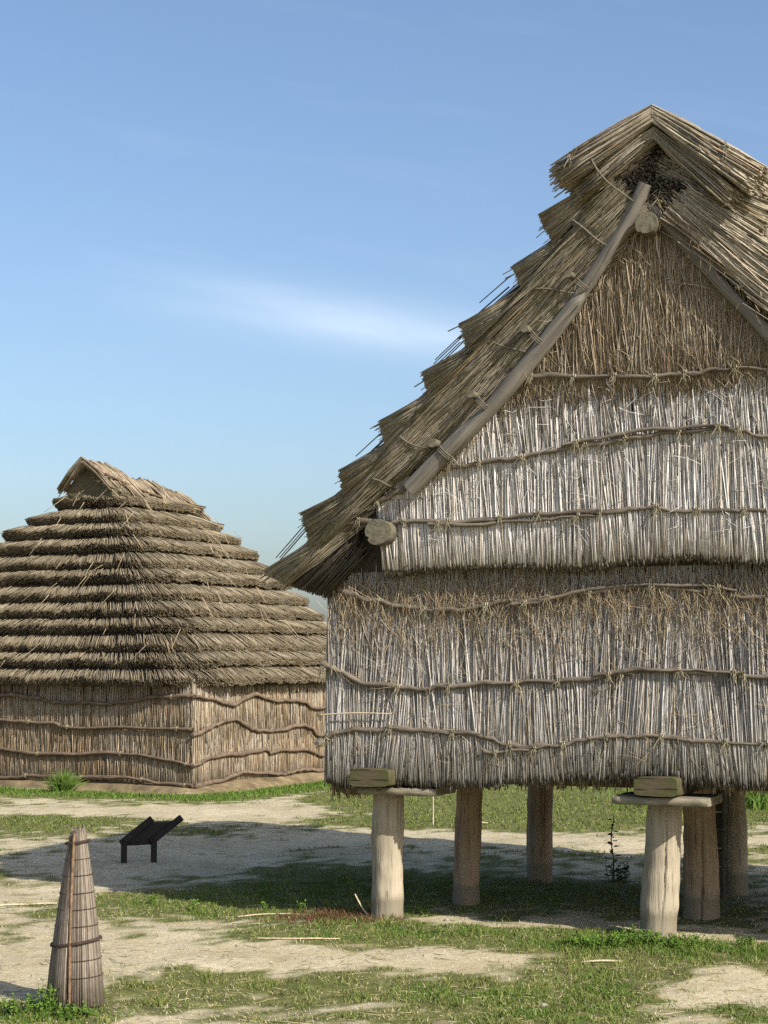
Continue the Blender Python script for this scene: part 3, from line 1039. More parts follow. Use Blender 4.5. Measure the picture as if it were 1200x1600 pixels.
path = np.linspace((0.19, -0.66, 3.40), (0.19, 3.9, 3.40), 30)
obj('wall_plate_log', tube(path, np.full(30, 0.118), sides=40, rough=0.055, seed=2, crack=0.30), M['endgrain'], granary)
path = np.linspace((5.25, -0.66, 3.40), (5.25, 3.9, 3.40), 30)
obj('wall_plate_log', tube(path, np.full(30, 0.132), sides=26, rough=0.03, seed=3, crack=0.12), M['endgrain'], granary)
PUR = [(2.03, 5.44), (1.63, 5.03), (1.13, 4.52), (0.76, 4.13)]
for k, (u, z) in enumerate(PUR):
    for side in (0, 1):
        uu = u if side == 0 else 2 * 2.73 - u
        zz = z if side == 0 else z - 0.03
        va = float(vw(z)) - (0.22 if side == 0 else 0.12)
        path = np.linspace((uu, va, zz), (uu, 3.9, zz), 12)
        o = log_obj('purlin', path, [0.031 + 0.006 * (k % 2)] * 12, 'endgrain', granary, sides=12, rough=0.06, seed=30 + k + 7 * side)
        if side == 0:
            i = np.argmin(np.abs(RAF[:, 0] - u))
            c = (u + 0.085, float(vw(z)) - 0.13, z - 0.085)
            ax = (0.72, 0, 0.69)
            s1 = np.array([0.69, 0, -0.72])
            s2 = np.array([0, 1.0, 0])
            t = np.linspace(0, 6 * np.pi, 40)
            rad = 0.075 if k else 0.06
            path = np.array(c) + np.outer(np.cos(t), s1) * rad + np.outer(np.sin(t), s2) * rad + np.outer((t / (6 * np.pi) - 0.5) * 0.05, np.array(ax))
            ls = obj('lashing', tube(path, 0.0065, sides=6), M['rope'], o)
            ls.matrix_parent_inverse = o.matrix_basis.inverted()

# --- roof thatch
T_TOP = [(-0.97, 3.09), (-0.58, 3.59), (-0.19, 3.95), (0.22, 4.36), (0.64, 4.75), (1.01, 5.14), (1.50, 5.58), (1.76, 5.97)]
T_LOW = [(-0.78, 2.98), (-0.50, 3.33), (-0.14, 3.72), (0.28, 4.13), (0.72, 4.52), (1.10, 4.85), (1.60, 5.37), (1.87, 5.76)]


def mir(u, side):
    return u if side == 0 else 2 * 2.735 - u


RDZ = (0.0, -0.10)


def roof_course(k, side, n_front, n_rest, n_back):
    n = n_front + n_rest + n_back
    w = rng.uniform(-0.03, 1.10, n)
    if k == 0:
        w = rng.uniform(-0.05, 1.15, n)
    tt, tl = np.array(T_TOP[k]), np.array(T_LOW[k])
    tip = tt[None] + (tl - tt)[None] * w[:, None]
    if k == 0:
        # thick lowest layer: the underside runs back to the wall
        f = w > 1
        tip[f] = tl + (np.array((-0.42, 2.87)) - tl) * ((w[f] - 1) / 1.2)[:, None]
    ang = np.radians(24 + 18 * np.clip(w, 0, 1.2) + rng.normal(0, 1.8, n) + 3.0 * vnoise(w * 5 + k, 50 + k, 2))
    if k == 0:
        ang = np.radians(26 + 14 * np.clip(w, 0, 1) + 6 * np.clip(w - 1, 0, 1.2) + rng.normal(0, 2.5, n))
    L = rng.uniform(0.55, 1.05, n)
    if k == 0:
        L = rng.uniform(0.7, 1.15, n)
    ext = rng.normal(0, 0.011, n) + np.where(rng.uniform(size=n) < 0.012, rng.uniform(0.03, 0.12, n), 0)
    D = np.stack([np.cos(ang), np.sin(ang)], -1)
    org = tip + D * L[:, None]
    tip = tip - D * ext[:, None]
    zc = (tt[1] + tl[1]) / 2
    vf = float(v0(zc))
    vbk = float(vb(zc))
    v = np.concatenate([vf + rng.uniform(0, 1, n_front) ** 1.5 * 0.28, rng.uniform(vf + 0.2, vbk - 0.2, n_rest), vbk - rng.uniform(0, 1, n_back) ** 1.5 * 0.2])
    v = v + 0.02 * vnoise(w * 7, k, 2)
    dv = rng.normal(0, 0.03, n)
    P0 = np.stack([mir(org[:, 0], side), np.maximum(v + dv, vf + 0.01), org[:, 1] + RDZ[side]], -1)
    P1 = np.stack([mir(tip[:, 0], side), v, tip[:, 1] + RDZ[side]], -1)
    r = np.concatenate([rng.uniform(0.004, 0.0085, n_front), rng.uniform(0.009, 0.016, n_rest), rng.uniform(0.006, 0.011, n_back)])
    bend = np.stack([np.zeros(n), rng.normal(0, 0.008, n), -np.abs(rng.normal(0.012, 0.01, n))], -1)
    return straws(P0, P1, r, r * 0.8, bend, k=2)


def course_core(k, side):
    tt, tl = np.array(T_TOP[k]), np.array(T_LOW[k])
    zc = (tt[1] + tl[1]) / 2
    a = tt + np.array((0.07, 0.0))
    bb = tl + np.array((0.05, 0.02))
    c = tl + np.array((0.75, 0.74))
    d = tt + np.array((0.80, 0.52))
    poly = [a, bb, c, d]
    if k == 0:
        poly = [a, bb, np.array((-0.43, 2.92)), np.array((-0.1, 3.3)), c, d]
    f = [(mir(p[0], side), float(v0(zc)) + 0.07, p[1] + RDZ[side]) for p in poly]
    bk = [(mir(p[0], side), float(vb(zc)) - 0.07, p[1] + RDZ[side]) for p in poly]
    return prism(f, bk)


for side in (0, 1):
    for k in range(len(T_TOP)):
        o = obj('thatch_course', roof_course(k, side, 1150 if k else 1500, 1250, 250), M['reed_roof'], granary, 'stuff')
        obj('course_core', course_core(k, side), M['core'], o)

# reeds set back under the eave, its shade put into their dark colour
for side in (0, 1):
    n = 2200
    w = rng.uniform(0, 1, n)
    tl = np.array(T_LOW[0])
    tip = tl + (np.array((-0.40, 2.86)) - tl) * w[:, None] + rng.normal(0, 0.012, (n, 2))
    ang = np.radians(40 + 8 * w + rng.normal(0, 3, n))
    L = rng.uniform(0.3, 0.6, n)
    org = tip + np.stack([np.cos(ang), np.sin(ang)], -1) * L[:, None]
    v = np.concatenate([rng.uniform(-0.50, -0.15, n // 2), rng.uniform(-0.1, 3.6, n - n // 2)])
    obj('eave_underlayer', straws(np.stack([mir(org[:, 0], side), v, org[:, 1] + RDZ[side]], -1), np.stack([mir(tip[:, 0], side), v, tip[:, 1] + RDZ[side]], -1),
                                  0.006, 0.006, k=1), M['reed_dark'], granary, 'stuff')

# verge bundles lying along the gable edge
LA, LB = np.array((0.10, 3.62)), np.array((2.66, 6.20))
SD = (LB - LA) / np.linalg.norm(LB - LA)
SN = np.array((-SD[1], SD[0]))
SLEN = np.linalg.norm(LB - LA)


def verge_bundle(side, n, back=False):
    a = rng.uniform(-0.62, SLEN - 0.3, n)
    L = rng.uniform(0.55, 1.2, n)
    a1 = np.minimum(a + L, SLEN - 0.20 + rng.normal(0, 0.035, n))
    pm = np.interp(a, [-0.25, 0.45, 0.9], [0.11, -0.08, -0.20])
    p = pm + (0.22 - pm) * rng.uniform(0, 1, n) if side == 0 else rng.uniform(-0.13, 0.24, n)
    th = np.radians(-6 * (p + 0.1) / 0.3 + rng.normal(0, 2.6, n) - 2)
    B = LA + np.outer(a, SD) + np.outer(p, SN)
    dd = np.stack([SD[0] * np.cos(th) - SD[1] * np.sin(th), SD[0] * np.sin(th) + SD[1] * np.cos(th)], -1)
    T = B + dd * (a1 - a)[:, None]
    zc = B[:, 1]
    dep = rng.uniform(0, 1, n) ** 1.6 * 0.30
    if not back:
        ex = 0.035 if side == 0 else 0.045
        vB = v0(B[:, 1]) - ex + dep
        vT = v0(T[:, 1]) - ex + dep
    else:
        vB = vb(B[:, 1]) - dep
        vT = vb(T[:, 1]) - dep
    P0 = np.stack([mir(T[:, 0], side), vT, T[:, 1] + RDZ[side]], -1)
    P1 = np.stack([mir(B[:, 0], side), vB, B[:, 1] + RDZ[side]], -1)
    r = rng.uniform(0.0035, 0.0075, n)
    return straws(P0, P1, r * 0.8, r, rng.normal(0, 0.010, (n, 3)), k=2)


for side in (0, 1):
    obj('verge_bundle', verge_bundle(side, 5200), M['reed_roof' if side == 0 else 'reed_cap'], granary, 'stuff')
    obj('verge_bundle', verge_bundle(side, 900, True), M['reed_roof'], granary, 'stuff')
    body = [LA + SD * (-0.35) + SN * 0.02, LA - SN * 0.10, LB - SN * 0.10, LB + SN * 0.18, LA + SD * (-0.3) + SN * 0.18]
    obj('thatch_core', prism([(mir(p[0], side), float(v0(p[1])) + 0.10, p[1] + RDZ[side]) for p in body], [(mir(p[0], side), float(vb(p[1])) - 0.08, p[1] + RDZ[side]) for p in body]), M['core'], granary)
# frayed brown straw along the inner edge of the verge
for side in (0, 1):
    n = 900
    a = rng.uniform(0.7, SLEN, n)
    B = LA + np.outer(a, SD) + np.outer(rng.uniform(-0.27, -0.12, n), SN)
    P = np.stack([mir(B[:, 0], side), v0(B[:, 1]) + rng.uniform(0.0, 0.15, n), B[:, 1]], -1)
    sx = 1 if side == 0 else -1
    D = nrm(np.stack([sx * rng.normal(-0.45, 0.45, n), -np.abs(rng.normal(0, 0.25, n)), -np.abs(rng.normal(0.8, 0.3, n))], -1))
    L = rng.uniform(0.06, 0.22, n)
    obj('loose_straw', straws(P, P + D * L[:, None], 0.0035, 0.002, rng.normal(0, 0.015, (n, 3)), k=2), M['reed_fuzz'], granary, 'stuff')


# ridge cap: two layers each side, reeds bent over the ridge
def cap_arm(apex, tip_top, tip_low, apex_low, n, vfront, vback, rmin=0.004, rmax=0.009, lift=0.006, dense=0.5):
    apex, tip_top, tip_low, apex_low = map(np.array, (apex, tip_top, tip_low, apex_low))
    w = rng.uniform(0, 1, n)
    A = apex + np.outer(w, apex_low - apex)
    T = tip_top + np.outer(w, tip_low - tip_top)
    D = nrm(T - A)
    T = T + D * rng.normal(0, 0.03, n)[:, None] + D * np.where(rng.uniform(size=n) < 0.03, rng.uniform(0, 0.14, n), 0)[:, None]
    f0 = np.where(rng.uniform(size=n) < 0.5, 0, rng.uniform(0, 0.55, n))
    A2 = A + (T - A) * f0[:, None]
    T2 = A2 + (T - A2) * np.where(rng.uniform(size=n) < 0.4, rng.uniform(0.5, 1, n), 1)[:, None]
    nf = int(n * dense)
    v = np.concatenate([vfront + rng.uniform(0, 1, nf) ** 1.5 * 0.3, rng.uniform(vfront, vback, n - nf)])
    P0 = np.stack([A2[:, 0], v, A2[:, 1]], -1)
    P1 = np.stack([T2[:, 0], v + rng.normal(0, 0.03, n), T2[:, 1]], -1)
    r = np.where(np.arange(n) < nf, rng.uniform(rmin, rmax, n), rng.uniform(rmin * 1.5, rmax * 1.5, n))
    bend = np.stack([np.zeros(n), rng.normal(0, 0.01, n), rng.normal(lift, 0.012, n)], -1)
    return straws(P0, P1, r, r * 0.85, bend, k=3)


CAPF = -1.10
obj('ridge_cap', cap_arm((2.77, 6.74), (1.95, 6.33), (2.03, 6.17), (2.765, 6.60), 3000, CAPF, 4.4), M['reed_cap'], granary, 'stuff')
obj('ridge_cap', cap_arm((2.77, 6.74), (3.66, 6.14), (3.50, 5.96), (2.765, 6.60), 3600, CAPF, 4.4), M['reed_cap'], granary, 'stuff')
obj('ridge_underlayer', cap_arm((2.77, 6.57), (2.12, 6.14), (2.18, 6.04), (2.765, 6.48), 1500, CAPF + 0.06, 4.3), M['reed_roof'], granary, 'stuff')
obj('ridge_underlayer', cap_arm((2.77, 6.57), (3.42, 5.99), (3.33, 5.88), (2.765, 6.48), 1500, CAPF + 0.06, 4.3), M['reed_roof'], granary, 'stuff')
cp = [(2.78, 6.60), (2.12, 6.27), (2.25, 5.95), (2.55, 5.95), (2.76, 6.25), (2.95, 5.92), (3.35, 5.85), (3.5, 6.12)]
obj('ridge_core', prism([(u, CAPF + 0.36, z) for u, z in cp], [(u, 4.25, z) for u, z in cp]), M['core'], granary)
# packed stalks running along the ridge, seen end-on in the gable peak
n = 3200
uu = rng.uniform(2.10, 3.42, n)
zz = rng.uniform(5.72, 6.46, n)
ok = (zz < 6.46 - 0.72 * np.abs(uu - 2.76)) & (zz > 6.05 - 0.45 * (uu > 2.76) * (uu - 2.76) - 0.55 * (uu < 2.76) * (2.76 - uu) - 0.10)
uu, zz = uu[ok], zz[ok]
n = len(uu)
vf = CAPF + 0.17 + np.abs(rng.normal(0, 0.03, n))
obj('ridge_bundle', straws(np.stack([uu, vf + 1.0, zz], -1), np.stack([uu, vf, zz], -1), 0.008, 0.009, k=1, sides=6), M['reed_dark'], granary, 'stuff')
# binding of the cap: small tied knot on the right arm and a pole along the slope
for (u, z) in ((2.10, 6.36), (3.37, 6.30)):
    path = np.linspace((u, CAPF - 0.04, z), (u, 4.45, z), 30) + np.stack([0 * np.arange(30), 0 * np.arange(30), 0.012 * np.sin(np.arange(30))], -1)
    o = obj('cap_pole', tube(path, 0.022, sides=8, rough=0.1, seed=int(u * 10)), M['pole'], granary)
    obj('rope_tie', rope_tie((u, CAPF - 0.02, z), (0, 1, 0), 0.024, int(u * 9)), M['rope_fibre'], o)

# ropes strapped over the verge
ROPES = [[(2.25, 6.39), (2.31, 6.26), (2.41, 6.13), (2.59, 5.98)], [(2.05, 5.9), (2.15, 5.82), (2.28, 5.7), (2.41, 5.62)],
         [(1.69, 5.36), (1.83, 5.35), (1.99, 5.31), (2.12, 5.28)], [(1.31, 4.95), (1.47, 4.89), (1.61, 4.85)],
         [(0.42, 4.22), (0.51, 4.15), (0.62, 4.11), (0.72, 4.09)], [(0.14, 3.86), (0.22, 3.84), (0.31, 3.79)],
         [(3.2, 6.05), (3.07, 5.86), (2.91, 5.76)], [(3.4, 5.67), (3.24, 5.61), (3.09, 5.55)], [(3.68, 5.33), (3.53, 5.27), (3.35, 5.22)]]
for k, rp in enumerate(ROPES):
    P = smooth_path(np.array(rp, float), 6)
    vv = v0(P[:, 1]) - 0.055
    vv[0] += 0.10
    vv[-1] += 0.10
    if k == 0:
        vv -= 0.09
    obj('strap_rope', tube(np.stack([P[:, 0], vv, P[:, 1]], -1), 0.0085, sides=6, rough=0.08, seed=k), M['rope'], granary)
# dark rods lying on the thatch steps (seen against the sky)
n = 26
kk = rng.integers(1, 7, n)
P0, P1 = [], []
for k in kk:
    t0, t1 = np.array(T_TOP[k]), np.array(T_TOP[k - 1])
    d = t0 - t1
    s0 = t1 + d * rng.uniform(0.05, 0.35) + np.array((0, rng.uniform(0.0, 0.05)))
    e0 = s0 + nrm(d + np.array((0.10, 0.0))) * rng.uniform(0.3, 0.6)
    vv = float(v0(t0[1])) + rng.uniform(0.1, 0.8)
    P0.append((e0[0], vv, e0[1]))
    P1.append((s0[0], vv, s0[1]))
obj('stray_stalks', straws(np.array(P0), np.array(P1), 0.006, 0.005, k=1), M['reed_dark'], granary, 'stuff')

# ------------------------------------------------------------------ notched log ladder lying against the back beam
lad = thing('log_ladder', 'dark notched log standing by the rear post under the storehouse', 'ladder', (3.27, 17.75, 0), G_ROT)
prt = []
for i in range(7):
    prt.append(box_data((0, 0, 0.02 + 0.175 * i), (0.13, 0.11 if i % 2 else 0.09, 0.165), None, 0.012))
v, q, t = join_data(prt)
obj('log_body', add_mesh('log', v, q, t, False), M['log_dark'], lad)
for i in (3, 5):
    obj('step_notch', box((0.02, -0.06, 0.12 + 0.175 * i), (0.07, 0.03, 0.016)), M['rafter'], lad)

# ------------------------------------------------------------------ pit-house style hut
hut = thing('thatched_hut', 'low reed-walled hut with a big stepped grey thatch roof, behind on the left', 'hut', (HC[0], HC[1], 0), math.atan2(HP[1], HP[0]))
# hut local frame: x along HP (left face, away to the left), y must be -HQ or HQ depending on handedness
HS = 1.0 if (-HP[1] * HQ[0] + HP[0] * HQ[1]) > 0 else -1.0


def hl(p, q, z):
    return np.stack([np.broadcast_to(p, np.shape(z)) * np.ones_like(z), HS * np.broadcast_to(q, np.shape(z)) * np.ones_like(z), z], -1)


def ring_path(hp, hq, rc, n=400):
    """rounded rectangle about the hut centre; returns points (p,q), outward normals, cumulative length"""
    cx, cy = HW / 2, HL / 2
    rc = min(rc, hp * 0.95, hq * 0.95)
    pts, nor = [], []
    corners = [(cx - hp + rc, cy - hq + rc, math.pi), (cx + hp - rc, cy - hq + rc, 1.5 * math.pi), (cx + hp - rc, cy + hq - rc, 0), (cx - hp + rc, cy + hq - rc, 0.5 * math.pi)]
    # start in the middle of the right face (p = min) going to the front corner
    seq = []
    for (px, py, a0) in corners:
        for a in np.linspace(a0, a0 + math.pi / 2, 10):
            pts.append((px + rc * math.cos(a), py + rc * math.sin(a)))
            nor.append((math.cos(a), math.sin(a)))
    pts.append(pts[0])
    nor.append(nor[0])
    pts, nor = np.array(pts), np.array(nor)
    pts[:, 0] = np.where(pts[:, 0] > cx, cx + (pts[:, 0] - cx) * (HWX - HW / 2) / (HW / 2), pts[:, 0])
    seg = np.linalg.norm(np.diff(pts, axis=0), axis=1)
    cum = np.concatenate([[0], np.cumsum(seg)])
    return pts, nor, cum


def sample_ring(hp, hq, rc, f):
    pts, nor, cum = ring_path(hp, hq, rc)
    s = f * cum[-1]
    x = np.interp(s, cum, pts[:, 0])
    y = np.interp(s, cum, pts[:, 1])
    nx_ = np.interp(s, cum, nor[:, 0])
    ny_ = np.interp(s, cum, nor[:, 1])
    l = np.hypot(nx_, ny_)
    return np.stack([x, y], -1), np.stack([nx_ / l, ny_ / l], -1)


NC = 12
Z_E, Z_T = 1.90, 5.58


def ring_size(t):
    g = (1 - t) ** 0.86
    hp = (HW / 2 + 0.30) * g + 0.27 * (1 - g)
    hq = (HL / 2 + 0.30) * g + 1.25 * (1 - g)
    rc = 0.95 * (1 - t) + 0.28 * t
    return float(hp), float(hq), float(rc)


def hut_zoff(pq):
    """sag: eave a bit lower at the near corner"""
    return 0.0


def hut_course(k, n_vis, n_hid):
    t = k / NC
    dt = 1.0 / NC
    hp0, hq0, rc0 = ring_size(t)
    hp1, hq1, rc1 = ring_size(min(t + dt * 1.25, 1.0))
    n = n_vis + n_hid
    f = np.concatenate([rng.uniform(-0.24, 0.47, n_vis), rng.uniform(0.45, 0.76, n_hid)]) % 1.0
    w = rng.uniform(0, 1, n)
    lo, nl = sample_ring(hp0, hq0, rc0, f)
    hi_, nh = sample_ring(hp1, hq1, rc1, f)
    zk = Z_E + (Z_T - Z_E) * t
    zu = Z_E + (Z_T - Z_E) * min(t + dt * 1.0, 1.0)
    thick = 0.20
    wav = 0.045 * vnoise(f * 45, 100 + k, 3) + 0.02 * vnoise(f * 260, 200 + k, 2)
    fs = np.where(f > 0.5, f - 1, f)
    soft = np.where((fs < 0.0) & (fs > -0.26), 0.36, 1.0) * (1 + 0.25 * vnoise(f * 20, 300 + k, 2))
    # butt face: w=0 upper outer edge, w=1 lower inner edge
    o_lo = np.where(soft < 0.6, 0.05 - 0.02 * w, (0.075 - 0.12 * w ** 1.3) * soft) + 0.6 * wav + rng.normal(0, 0.010, n)
    z_lo = zk + 0.06 + (0.02 - 0.16 * w) * np.maximum(soft, 0.7) + 0.03 * math.sin(k * 2.4) + wav + rng.normal(0, 0.008, n)
    o_hi = -0.055 - 0.10 * w
    z_hi = zu - 0.06 * soft - 0.14 * w
    # front layer slides sideways a little: raked reeds
    P1 = hl(lo[:, 0] + nl[:, 0] * o_lo, lo[:, 1] + nl[:, 1] * o_lo, z_lo)
    P0 = hl(hi_[:, 0] + nh[:, 0] * o_hi, hi_[:, 1] + nh[:, 1] * o_hi, z_hi)
    # shorten to the lower part, most of the rest is covered by the next course
    c = rng.uniform(0.85, 1.1, n)[:, None]
    P0 = P1 + (P0 - P1) * c
    P0 = P0 + rng.normal(0, 0.022, (n, 3)) * np.array((1, 1, 0.15))
    bend = np.zeros((n, 3))
    bend[:, 2] = np.abs(rng.normal(0.014, 0.010, n))
    r = rng.uniform(0.0055, 0.0105, n)
    r[n_vis:] *= 2.5
    return straws(P0, P1, r, r * 0.75, bend, k=2)


def ring_shell(levels):
    """stacked closed rings -> shell"""
    V, n = [], None
    for hp, hq, rc, z in levels:
        pts, nor, cum = ring_path(hp, hq, rc)
        pts = pts[:-1]
        n = len(pts)
        V.append(hl(pts[:, 0], pts[:, 1], np.full(n, z)))
    V = np.concatenate(V)
    q = []
    for l in range(len(levels) - 1):
        for i in range(n):
            j = (i + 1) % n
            q.append([l * n + i, l * n + j, (l + 1) * n + j, (l + 1) * n + i])
    q = np.array(q)
    if HS < 0:
        q = q[:, ::-1]
    return V, q


lv = []
for t in np.linspace(0, 1, 26):
    hp, hq, rc = ring_size(t)
    lv.append((hp - 0.13, hq - 0.13, rc, Z_E - 0.02 + (Z_T - Z_E) * t))
lv = [(HW / 2 - 0.3, HL / 2 - 0.3, 0.4, Z_E - 0.10), (lv[0][0] - 0.05, lv[0][1] - 0.05, lv[0][2], Z_E - 0.07)] + lv + [(0.1, 0.8, 0.08, Z_T + 0.1)]
V, q = ring_shell(lv)
obj('roof_body', add_mesh('roof_body', V, q, None, True), M['core'], hut)
for k in range(NC):
    fr = 1 - 0.6 * k / NC
    obj('thatch_course', hut_course(k, int(7000 * fr) + 1000, int(650 * fr) + 120), M['hut_thatch'], hut, 'stuff')
# pale stalks sticking out of the thatch
n = 130
f = rng.uniform(-0.24, 0.47, n) % 1.0
tl_ = rng.uniform(0.02, 0.97, n)
P0, P1 = [], []
for i in range(n):
    hp, hq, rc = ring_size(tl_[i])
    a, na = sample_ring(hp, hq, rc, f[i:i + 1])
    z = Z_E + (Z_T - Z_E) * tl_[i] + 0.12
    st = np.array([a[0, 0] + na[0, 0] * 0.10, a[0, 1] + na[0, 1] * 0.10])
    L = rng.uniform(0.15, 0.5)
    tang = np.array([-na[0, 1], na[0, 0]])
    side = rng.normal(0.25, 0.35)
    dxy = na[0] * rng.uniform(0.55, 0.8) + tang * side
    P0.append((st[0] - dxy[0] * L * .5, HS * (st[1] - dxy[1] * L * .5), z + 0.36 * L + 0.03))
    P1.append((st[0] + dxy[0] * L * .5, HS * (st[1] + dxy[1] * L * .5), z - 0.36 * L + 0.03))
obj('pale_stalks', straws(np.array(P0), np.array(P1), 0.0065, 0.005, k=1), M['hut_stalk'], hut, 'stuff')

# ridge cap of the hut: leaning bundles on both slopes, a small open gable in front
QA, QB = 1.72, 5.30
CX = HW / 2


def ridge_z(q):
    s = (np.asarray(q, float) - QA) / (QB - QA)
    return 6.20 - 0.08 * np.sin(np.clip(s, 0, 1) * np.pi) - 0.42 * s - 0.16 * np.clip((s - 0.75) / 0.25, 0, 1) ** 2


for sgn in (-1, 1):
    n = 900
    qq = rng.uniform(QA, QB, n)
    wv = np.floor(qq / 0.26)
    lay = rng.uniform(0, 1, n)
    zt = ridge_z(qq) - 0.12 * lay + 0.05 * np.sin(wv * 5.1) + 0.03 * np.sin(qq * 23)
    L = 0.66 + 0.14 * np.sin(wv * 2.3) + rng.normal(0, 0.09, n)
    ang = math.radians(42)
    p0 = CX + sgn * (0.0 + 0.02 * lay)
    P0 = np.stack([np.full(n, CX) + sgn * rng.uniform(-0.03, 0.04, n), HS * qq, zt], -1)
    sk = 0.16 + 0.11 * np.sin(wv * 3.7)
    P1 = np.stack([CX + sgn * L * math.cos(ang), HS * (qq + sk + rng.normal(0, 0.03, n)), zt - L * math.sin(ang)], -1)
    r = rng.uniform(0.010, 0.024, n)
    bend = np.zeros((n, 3))
    bend[:, 2] = rng.normal(0.05, 0.01, n)
    obj('ridge_bundles', straws(P0, P1, r, r * 0.8, bend, k=2, sides=4), M['hut_cap'], hut, 'stuff')
    # binding pole along the cap with pale ties
    qs = np.linspace(QA + 0.05, QB + 0.1, 14)
    pz = ridge_z(qs) - 0.36
    path = np.stack([np.full(14, CX + sgn * 0.46), HS * (qs + 0.1), pz], -1)
    o = obj('ridge_binding_pole', tube(path, 0.03, sides=8, rough=0.1, seed=3), M['pole_hut'], hut)
    for i in range(2, 13, 3):
        obj('rope_tie', rope_tie(path[i], (0, 1, 0), 0.034, i), M['hut_stalk'], o)
gy_ = [(CX, 6.05), (CX - 0.56, 5.58), (CX - 0.5, 5.40), (CX + 0.5, 5.40), (CX + 0.56, 5.58)]
M['gable_mud'] = plain_mat('gable_packing', (0.10, 0.085, 0.05), 0.35, 25, 0.95, 0.5)
obj('gable_panel', prism([(p, HS * (QA + 0.26), z) for p, z in gy_], [(p, HS * (QB - 0.3), z - 0.35) for p, z in gy_]), M['gable_mud'], hut)

# hut walls
obj('wall_core', box((HWX / 2, HS * HL / 2, 0.98), (HWX - 0.1, HL - 0.1, 1.98)), M['core'], hut)
FACES = {'front': ((0, 0), (1, 0), HWX, (0, -1)), 'right': ((0, 0), (0, 1), HL, (-1, 0)), 'back': ((0, HL), (1, 0), HWX, (0, 1)), 'left': ((HWX, 0), (0, 1), HL, (1, 0))}


def hut_wall(face, n, rs=1.0):
    (ox, oy), (dx, dy), L, (ax, ay) = FACES[face]
    s = rng.uniform(-0.03, L + 0.03, n)
    low = rng.uniform(size=n) < 0.55
    zb = np.where(low, 0.08 + np.abs(rng.normal(0, 0.04, n)), rng.uniform(0.2, 1.3, n))
    zt = np.minimum(zb + rng.uniform(0.5, 1.2, n), 1.98)
    dep = rng.uniform(0, 1, n)
    tilt = 0.09 * vnoise(s * 1.3, 400 + len(face), 4, 2.0) + rng.normal(0, 0.04, n)
    s1 = np.clip(s + tilt * (zt - zb), -0.05, L + 0.05)
    of = 0.0 + 0.03 * dep
    P1 = np.stack([ox + dx * s + ax * (of + 0.02), HS * (oy + dy * s + ay * (of + 0.02)), zb], -1)
    P0 = np.stack([ox + dx * s1 + ax * of, HS * (oy + dy * s1 + ay * of), zt], -1)
    r = rng.uniform(0.0055, 0.010, n) * rs
    return straws(P0, P1, r * 0.8, r, rng.normal(0, 0.012, (n, 3)), k=2)


obj('reed_wall', hut_wall('front', 8500), M['hut_reed'], hut, 'stuff')
obj('reed_wall', hut_wall('right', 8000), M['hut_reed'], hut, 'stuff')
obj('reed_wall', hut_wall('back', 900, 2.2), M['hut_reed'], hut, 'stuff')
obj('reed_wall', hut_wall('left', 700, 2.2), M['hut_reed'], hut, 'stuff')
# earth skirt
lv = [(HW / 2 + 0.42, HL / 2 + 0.42, 0.5, -0.03), (HW / 2 + 0.30, HL / 2 + 0.30, 0.4, 0.05), (HW / 2 + 0.14, HL / 2 + 0.14, 0.3, 0.12), (HW / 2 - 0.02, HL / 2 - 0.02, 0.1, 0.19)]
V, q = ring_shell(lv)
obj('earth_skirt', add_mesh('earth_skirt', V, q, None, True), M['earth'], hut)
LP = [[(4.3, 1.64), (3.88, 1.66), (3.3, 1.61), (2.87, 1.54), (2.31, 1.53), (1.48, 1.54), (0.81, 1.64), (0.15, 1.67), (-0.06, 1.68)],
      [(8.6, 1.15), (5.8, 1.2), (4.16, 1.20), (3.58, 1.18), (2.86, 1.16), (2.58, 1.09), (1.34, 1.11), (0.08, 1.1), (-0.06, 1.1)],
      [(8.6, 0.65), (5.8, 0.6), (4.15, 0.68), (3.57, 0.63), (2.64, 0.62), (1.61, 0.67), (0.80, 0.62), (0.07, 0.51), (-0.08, 0.49)],
      [(8.6, 0.2), (5.8, 0.17), (4.14, 0.17), (3.70, 0.18), (3.27, 0.23), (2.57, 0.21), (1.74, 0.25), (1.06, 0.24), (0.66, 0.18), (0.07, 0.16), (-0.08, 0.16)]]
RP = [[(-0.08, 1.67), (0.58, 1.59), (1.22, 1.5), (1.87, 1.67), (2.55, 1.55), (3.25, 1.53), (3.74, 1.49), (4.24, 1.35), (5.4, 1.5), (6.8, 1.52)],
      [(-0.12, 1.0), (0.38, 1.11), (0.69, 1.18), (1.26, 1.23), (1.76, 1.07), (2.1, 1.01), (2.79, 0.99), (3.5, 1.06), (3.99, 1.0), (4.37, 0.82), (5.4, 1.0), (6.8, 1.05)],
      [(-0.12, 0.48), (0.6, 0.61), (1.66, 0.63), (2.33, 0.66), (2.47, 0.59), (2.79, 0.62), (3.87, 0.58), (4.45, 0.45), (5.4, 0.6), (6.8, 0.6)],
      [(-0.1, 0.15), (0.81, 0.2), (1.45, 0.29), (2.56, 0.21), (2.96, 0.18), (3.39, 0.21), (3.75, 0.22), (4.37, 0.18), (5.4, 0.2), (6.8, 0.22)]]
for k, p in enumerate(LP):
    P = smooth_path(np.array(p), 5)
    path = np.stack([P[:, 0], HS * (-0.085 - 0.03 * (k == 3)) * np.ones(len(P)), P[:, 1] + 0.008 * np.sin(np.arange(len(P)) * 1.3 + k)], -1)
    o = obj('binding_pole', tube(path, 0.030, sides=8, rough=0.13, seed=k), M['pole_hut'], hut)
    for i in range(6 + k, len(path) - 4, 9):
        obj('rope_tie', rope_tie(path[i], path[i + 1] - path[i - 1], 0.032, i + 60 * k), M['rope_fibre'], o)
